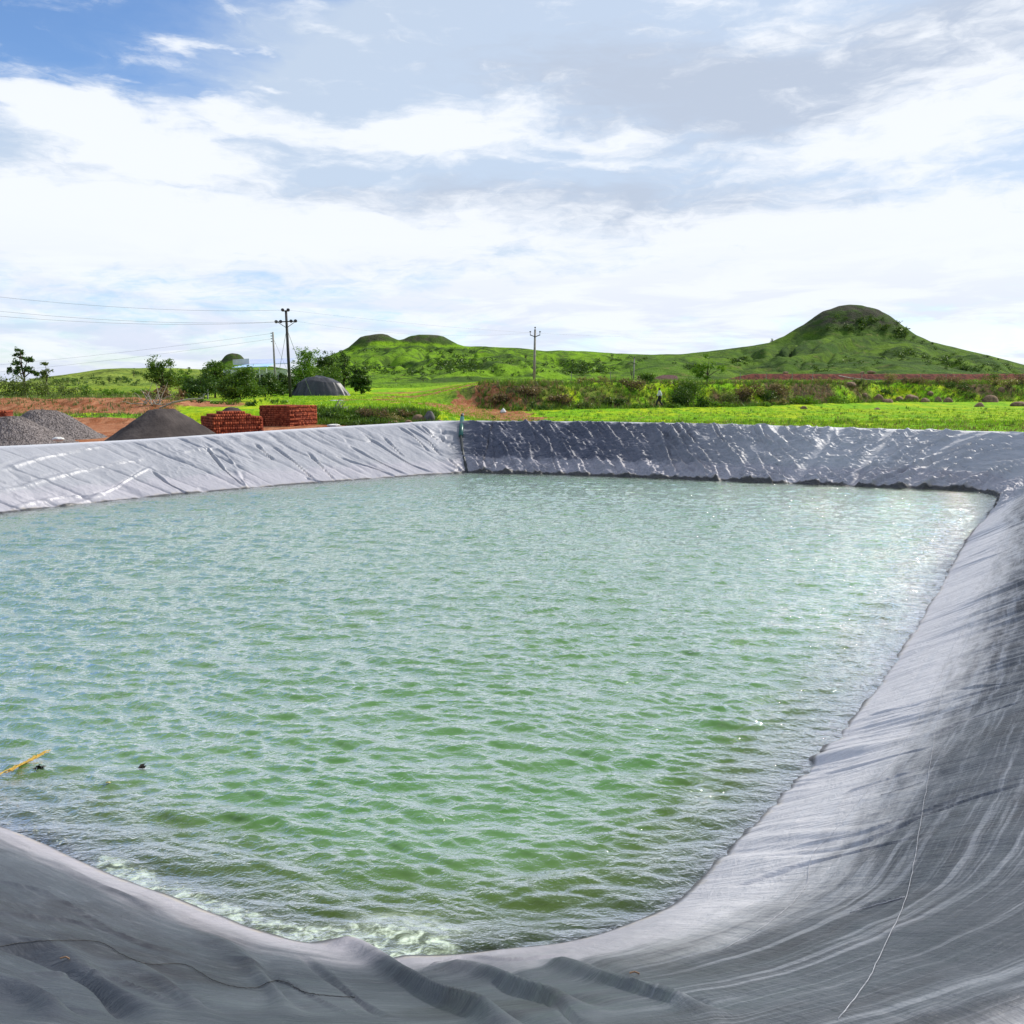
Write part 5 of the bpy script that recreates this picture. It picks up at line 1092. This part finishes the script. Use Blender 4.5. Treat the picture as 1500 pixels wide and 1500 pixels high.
def person():
    c = at(967, 71.3); t = empty('person', c); tag(t, 'person in a white shirt and dark trousers walking left across the grass', 'person')
    # walking towards -x; y is sideways
    J = dict(pel=(0, 0, .90), sp=(-.01, 0, 1.12), ch=(-.03, 0, 1.34), nk=(-.04, 0, 1.46), hd=(-.065, 0, 1.55), ht=(-.06, 0, 1.66), hl=(-.02, -.10, .86), kl=(-.22, -.10, .50), al=(-.30, -.10, .10), tl=(-.45, -.10, .05),
             hr=(.02, .10, .86), kr=(.06, .10, .47), ar=(.32, .10, .16), tr=(.22, .10, .04), sl_=(-.03, -.18, 1.38), el_=(.10, -.24, 1.12), wl_=(.06, -.25, .90), sr=(-.03, .18, 1.38), er=(-.10, .24, 1.12), wr=(-.24, .24, .95))
    names = list(J); E_ = [('pel', 'sp'), ('sp', 'ch'), ('ch', 'nk'), ('nk', 'hd'), ('hd', 'ht'), ('pel', 'hl'), ('hl', 'kl'), ('kl', 'al'), ('al', 'tl'), ('pel', 'hr'), ('hr', 'kr'), ('kr', 'ar'), ('ar', 'tr'), ('ch', 'sl_'), ('sl_', 'el_'), ('el_', 'wl_'), ('ch', 'sr'), ('sr', 'er'), ('er', 'wr')]
    Rr = dict(pel=.13, sp=.12, ch=.13, nk=.06, hd=(.095, .085), ht=.07, hl=.09, kl=.06, al=.042, tl=.035, hr=.09, kr=.06, ar=.042, tr=.035, sl_=.065, el_=.045, wl_=.033, sr=.065, er=.045, wr=.033)
    V = [J[k] for k in names]; E2 = [(names.index(a), names.index(b)) for a, b in E_]
    for s_, w0 in ((-1, 'wl_'), (1, 'wr')):               # hands: palm, four fingers and a thumb
        w0v = J[w0]; b = len(V); V.append((w0v[0]-.01, w0v[1], w0v[2]-.08)); E2.append((names.index(w0), b)); Rr[b] = .032
        for k in range(4): V.append((w0v[0]-.035+.022*k, w0v[1], w0v[2]-.16+.008*abs(k-1))); E2.append((b, len(V)-1)); Rr[len(V)-1] = .009
        V.append((w0v[0]-.06, w0v[1]-.01*s_, w0v[2]-.10)); E2.append((b, len(V)-1)); Rr[len(V)-1] = .010
    rad = [Rr[k] for k in names]+[Rr[i] for i in range(len(names), len(V))]
    skinned('body', V, E2, rad, M['skin'], t)
    sv_ = [(0, 0, .86), (-.01, 0, 1.12), (-.03, 0, 1.34), (-.035, 0, 1.43), (-.03, -.18, 1.385), (.10, -.24, 1.12), (.07, -.25, .97), (-.03, .18, 1.385), (-.10, .24, 1.12), (-.2, .24, 1.0)]
    skinned('shirt', sv_, [(0, 1), (1, 2), (2, 3), (2, 4), (4, 5), (5, 6), (2, 7), (7, 8), (8, 9)], [.17, .155, .16, .09, .085, .068, .06, .085, .068, .06], M['shirt'], t)
    tv = [(0, 0, .90), (-.02, -.10, .84), (-.22, -.10, .50), (-.29, -.10, .14), (.02, .10, .84), (.06, .10, .47), (.29, .10, .19)]
    skinned('trousers', tv, [(0, 1), (1, 2), (2, 3), (0, 4), (4, 5), (5, 6)], [.15, .115, .085, .07, .115, .085, .07], M['trousers'], t)
    V, F, v = leaves([(-.03, 0, 1.64), (-.0, 0, 1.60)], (.028, .03, .022), 300, .022, seed=9); meshnp('hair', V, F, M['hair'], t, False, {'v': v})
person()

# ------------------------------------------------------------------ small things on the liner and the water
def ribbon(name, pts, rad, mat, wig, seed, parent=None, n_=14):
    g = random.Random(seed); P_ = []
    C_ = catmull([np.array(p, float) for p in pts], n_, False)
    for i, q in enumerate(C_):
        h = onliner(q[0]+g.uniform(-wig, wig), q[1]+g.uniform(-wig, wig)*.5)
        if h is not None and (not P_ or (h-P_[-1]).length > .004): P_.append(h)
    mb = MB().tube(P_, rad, 6); return mb.build(name, mat, parent, True)
M['tide_salt'] = simple('tide_salt', (.42, .43, .46), (.22, .23, .26), 20, .8)
M['cord'] = simple('cord', (.02, .02, .02), (.05, .05, .05), 20, .6)
for i, (pts, r_) in enumerate([([(1495, 760), (1480, 800), (1462, 850), (1425, 920), (1420, 935), (1385, 1000), (1372, 1060), (1360, 1140), (1345, 1230), (1328, 1315), (1290, 1400), (1270, 1440), (1228, 1495)], .0012),
     ([(1478, 770), (1445, 850), (1420, 900), (1350, 1045), (1330, 1080), (1318, 1105), (1270, 1160), (1220, 1222), (1190, 1255), (1180, 1300), (1130, 1350), (1060, 1392)], .0012), ([(1325, 1315), (1290, 1325), (1245, 1338)], .002), ([(1355, 1145), (1325, 1155), (1290, 1165)], .002)]):
    ribbon('tide_line', pts, r_, M['tide_salt'], .9, i, liner, 9)
o = ribbon('cord', [(-20, 1392), (30, 1382), (80, 1379), (145, 1381), (180, 1400), (215, 1413), (270, 1414), (310, 1436), (340, 1446), (375, 1448), (400, 1438), (420, 1440), (445, 1454), (480, 1460), (520, 1462)], .0016, M['cord'], .8, 5, None, 14)
tag(o, 'thin dark cord lying in a wavy line across the near left bank', 'cord')
# yellow straw rope floating
p0 = onplane(-12, 1147); p1 = onplane(68, 1106); M['straw'] = simple('straw', (.55, .36, .06), (.35, .22, .05), 20, .8)
mb = MB()
for k in range(7):
    g = random.Random(k); q = [Vector((p0[0]+(p1[0]-p0[0])*t+g.uniform(-.025, .025), p0[1]+(p1[1]-p0[1])*t+g.uniform(-.03, .03), .022+g.uniform(0, .02))) for t in np.linspace(g.random()*.4, .7+.4*g.random(), 9)]; mb.tube([v-Vector((*p0, 0)) for v in q], .0042, 5)
o = mb.build('straw_rope', M['straw']); o.location = (*p0, 0); tag(o, 'frayed yellow straw rope floating by the left edge of the water', 'rope')
def leafbit(px, py, s_, label, mat, seed, z=.02):
    p = onplane(px, py); V, F, v = leaves([(0, 0, 0)], (s_*.3, s_*.3, .003), 6, s_, .15, seed); o = meshnp('floating_leaf', V, F, M[mat], None, False, {'v': v}); o.location = (p[0], p[1], z); tag(o, label, 'leaf')
leafbit(58, 1128, .045, 'dark curled leaf floating beside the straw rope', 'hair', 1); leafbit(210, 1127, .03, 'single dark leaf floating right of the straw rope', 'hair', 2); leafbit(158, 1149, .015, 'tiny yellow leaf floating near the left bank', 'leaf_straw', 3)
for i, (px_, py_, lb) in enumerate([(96, 1406, 'small reddish twig lying on the near left bank below the cord'), (930, 1428, 'tiny dark speck of debris on the near right slope of the liner')]):
    h = onliner(px_, py_)
    if h is not None: o = MB().tube([(-.022, 0, .004), (0, .004, .007), (.02, -.004, .004)], .0035, 5).build('twig', M['rock']); o.location = h; tag(o, lb, 'twig')
M['foam'] = simple('foam', (.45, .48, .42), (.35, .38, .32), 30, .6)
# foam flecks at the near left shore: uncountable
g = np.random.default_rng(8); cc = []
for _ in range(60):
    px_ = g.uniform(5, 500); py_ = np.interp(px_, [0, 120, 280, 440, 600], [1208, 1256, 1326, 1380, 1402])-abs(g.normal(0, 9))-1
    if px_ < 110 or g.random() < .5: p = onplane(px_, py_); cc.append((p[0], p[1], .018))
V, F, v = leaves(cc, (.006, .006, .002), 260, .007, .1, 4); o = meshnp('foam_flecks', V, F, M['foam'], None, False, {'v': v}); tag(o, 'white foam flecks floating along the near left shore', 'foam', kind='stuff')
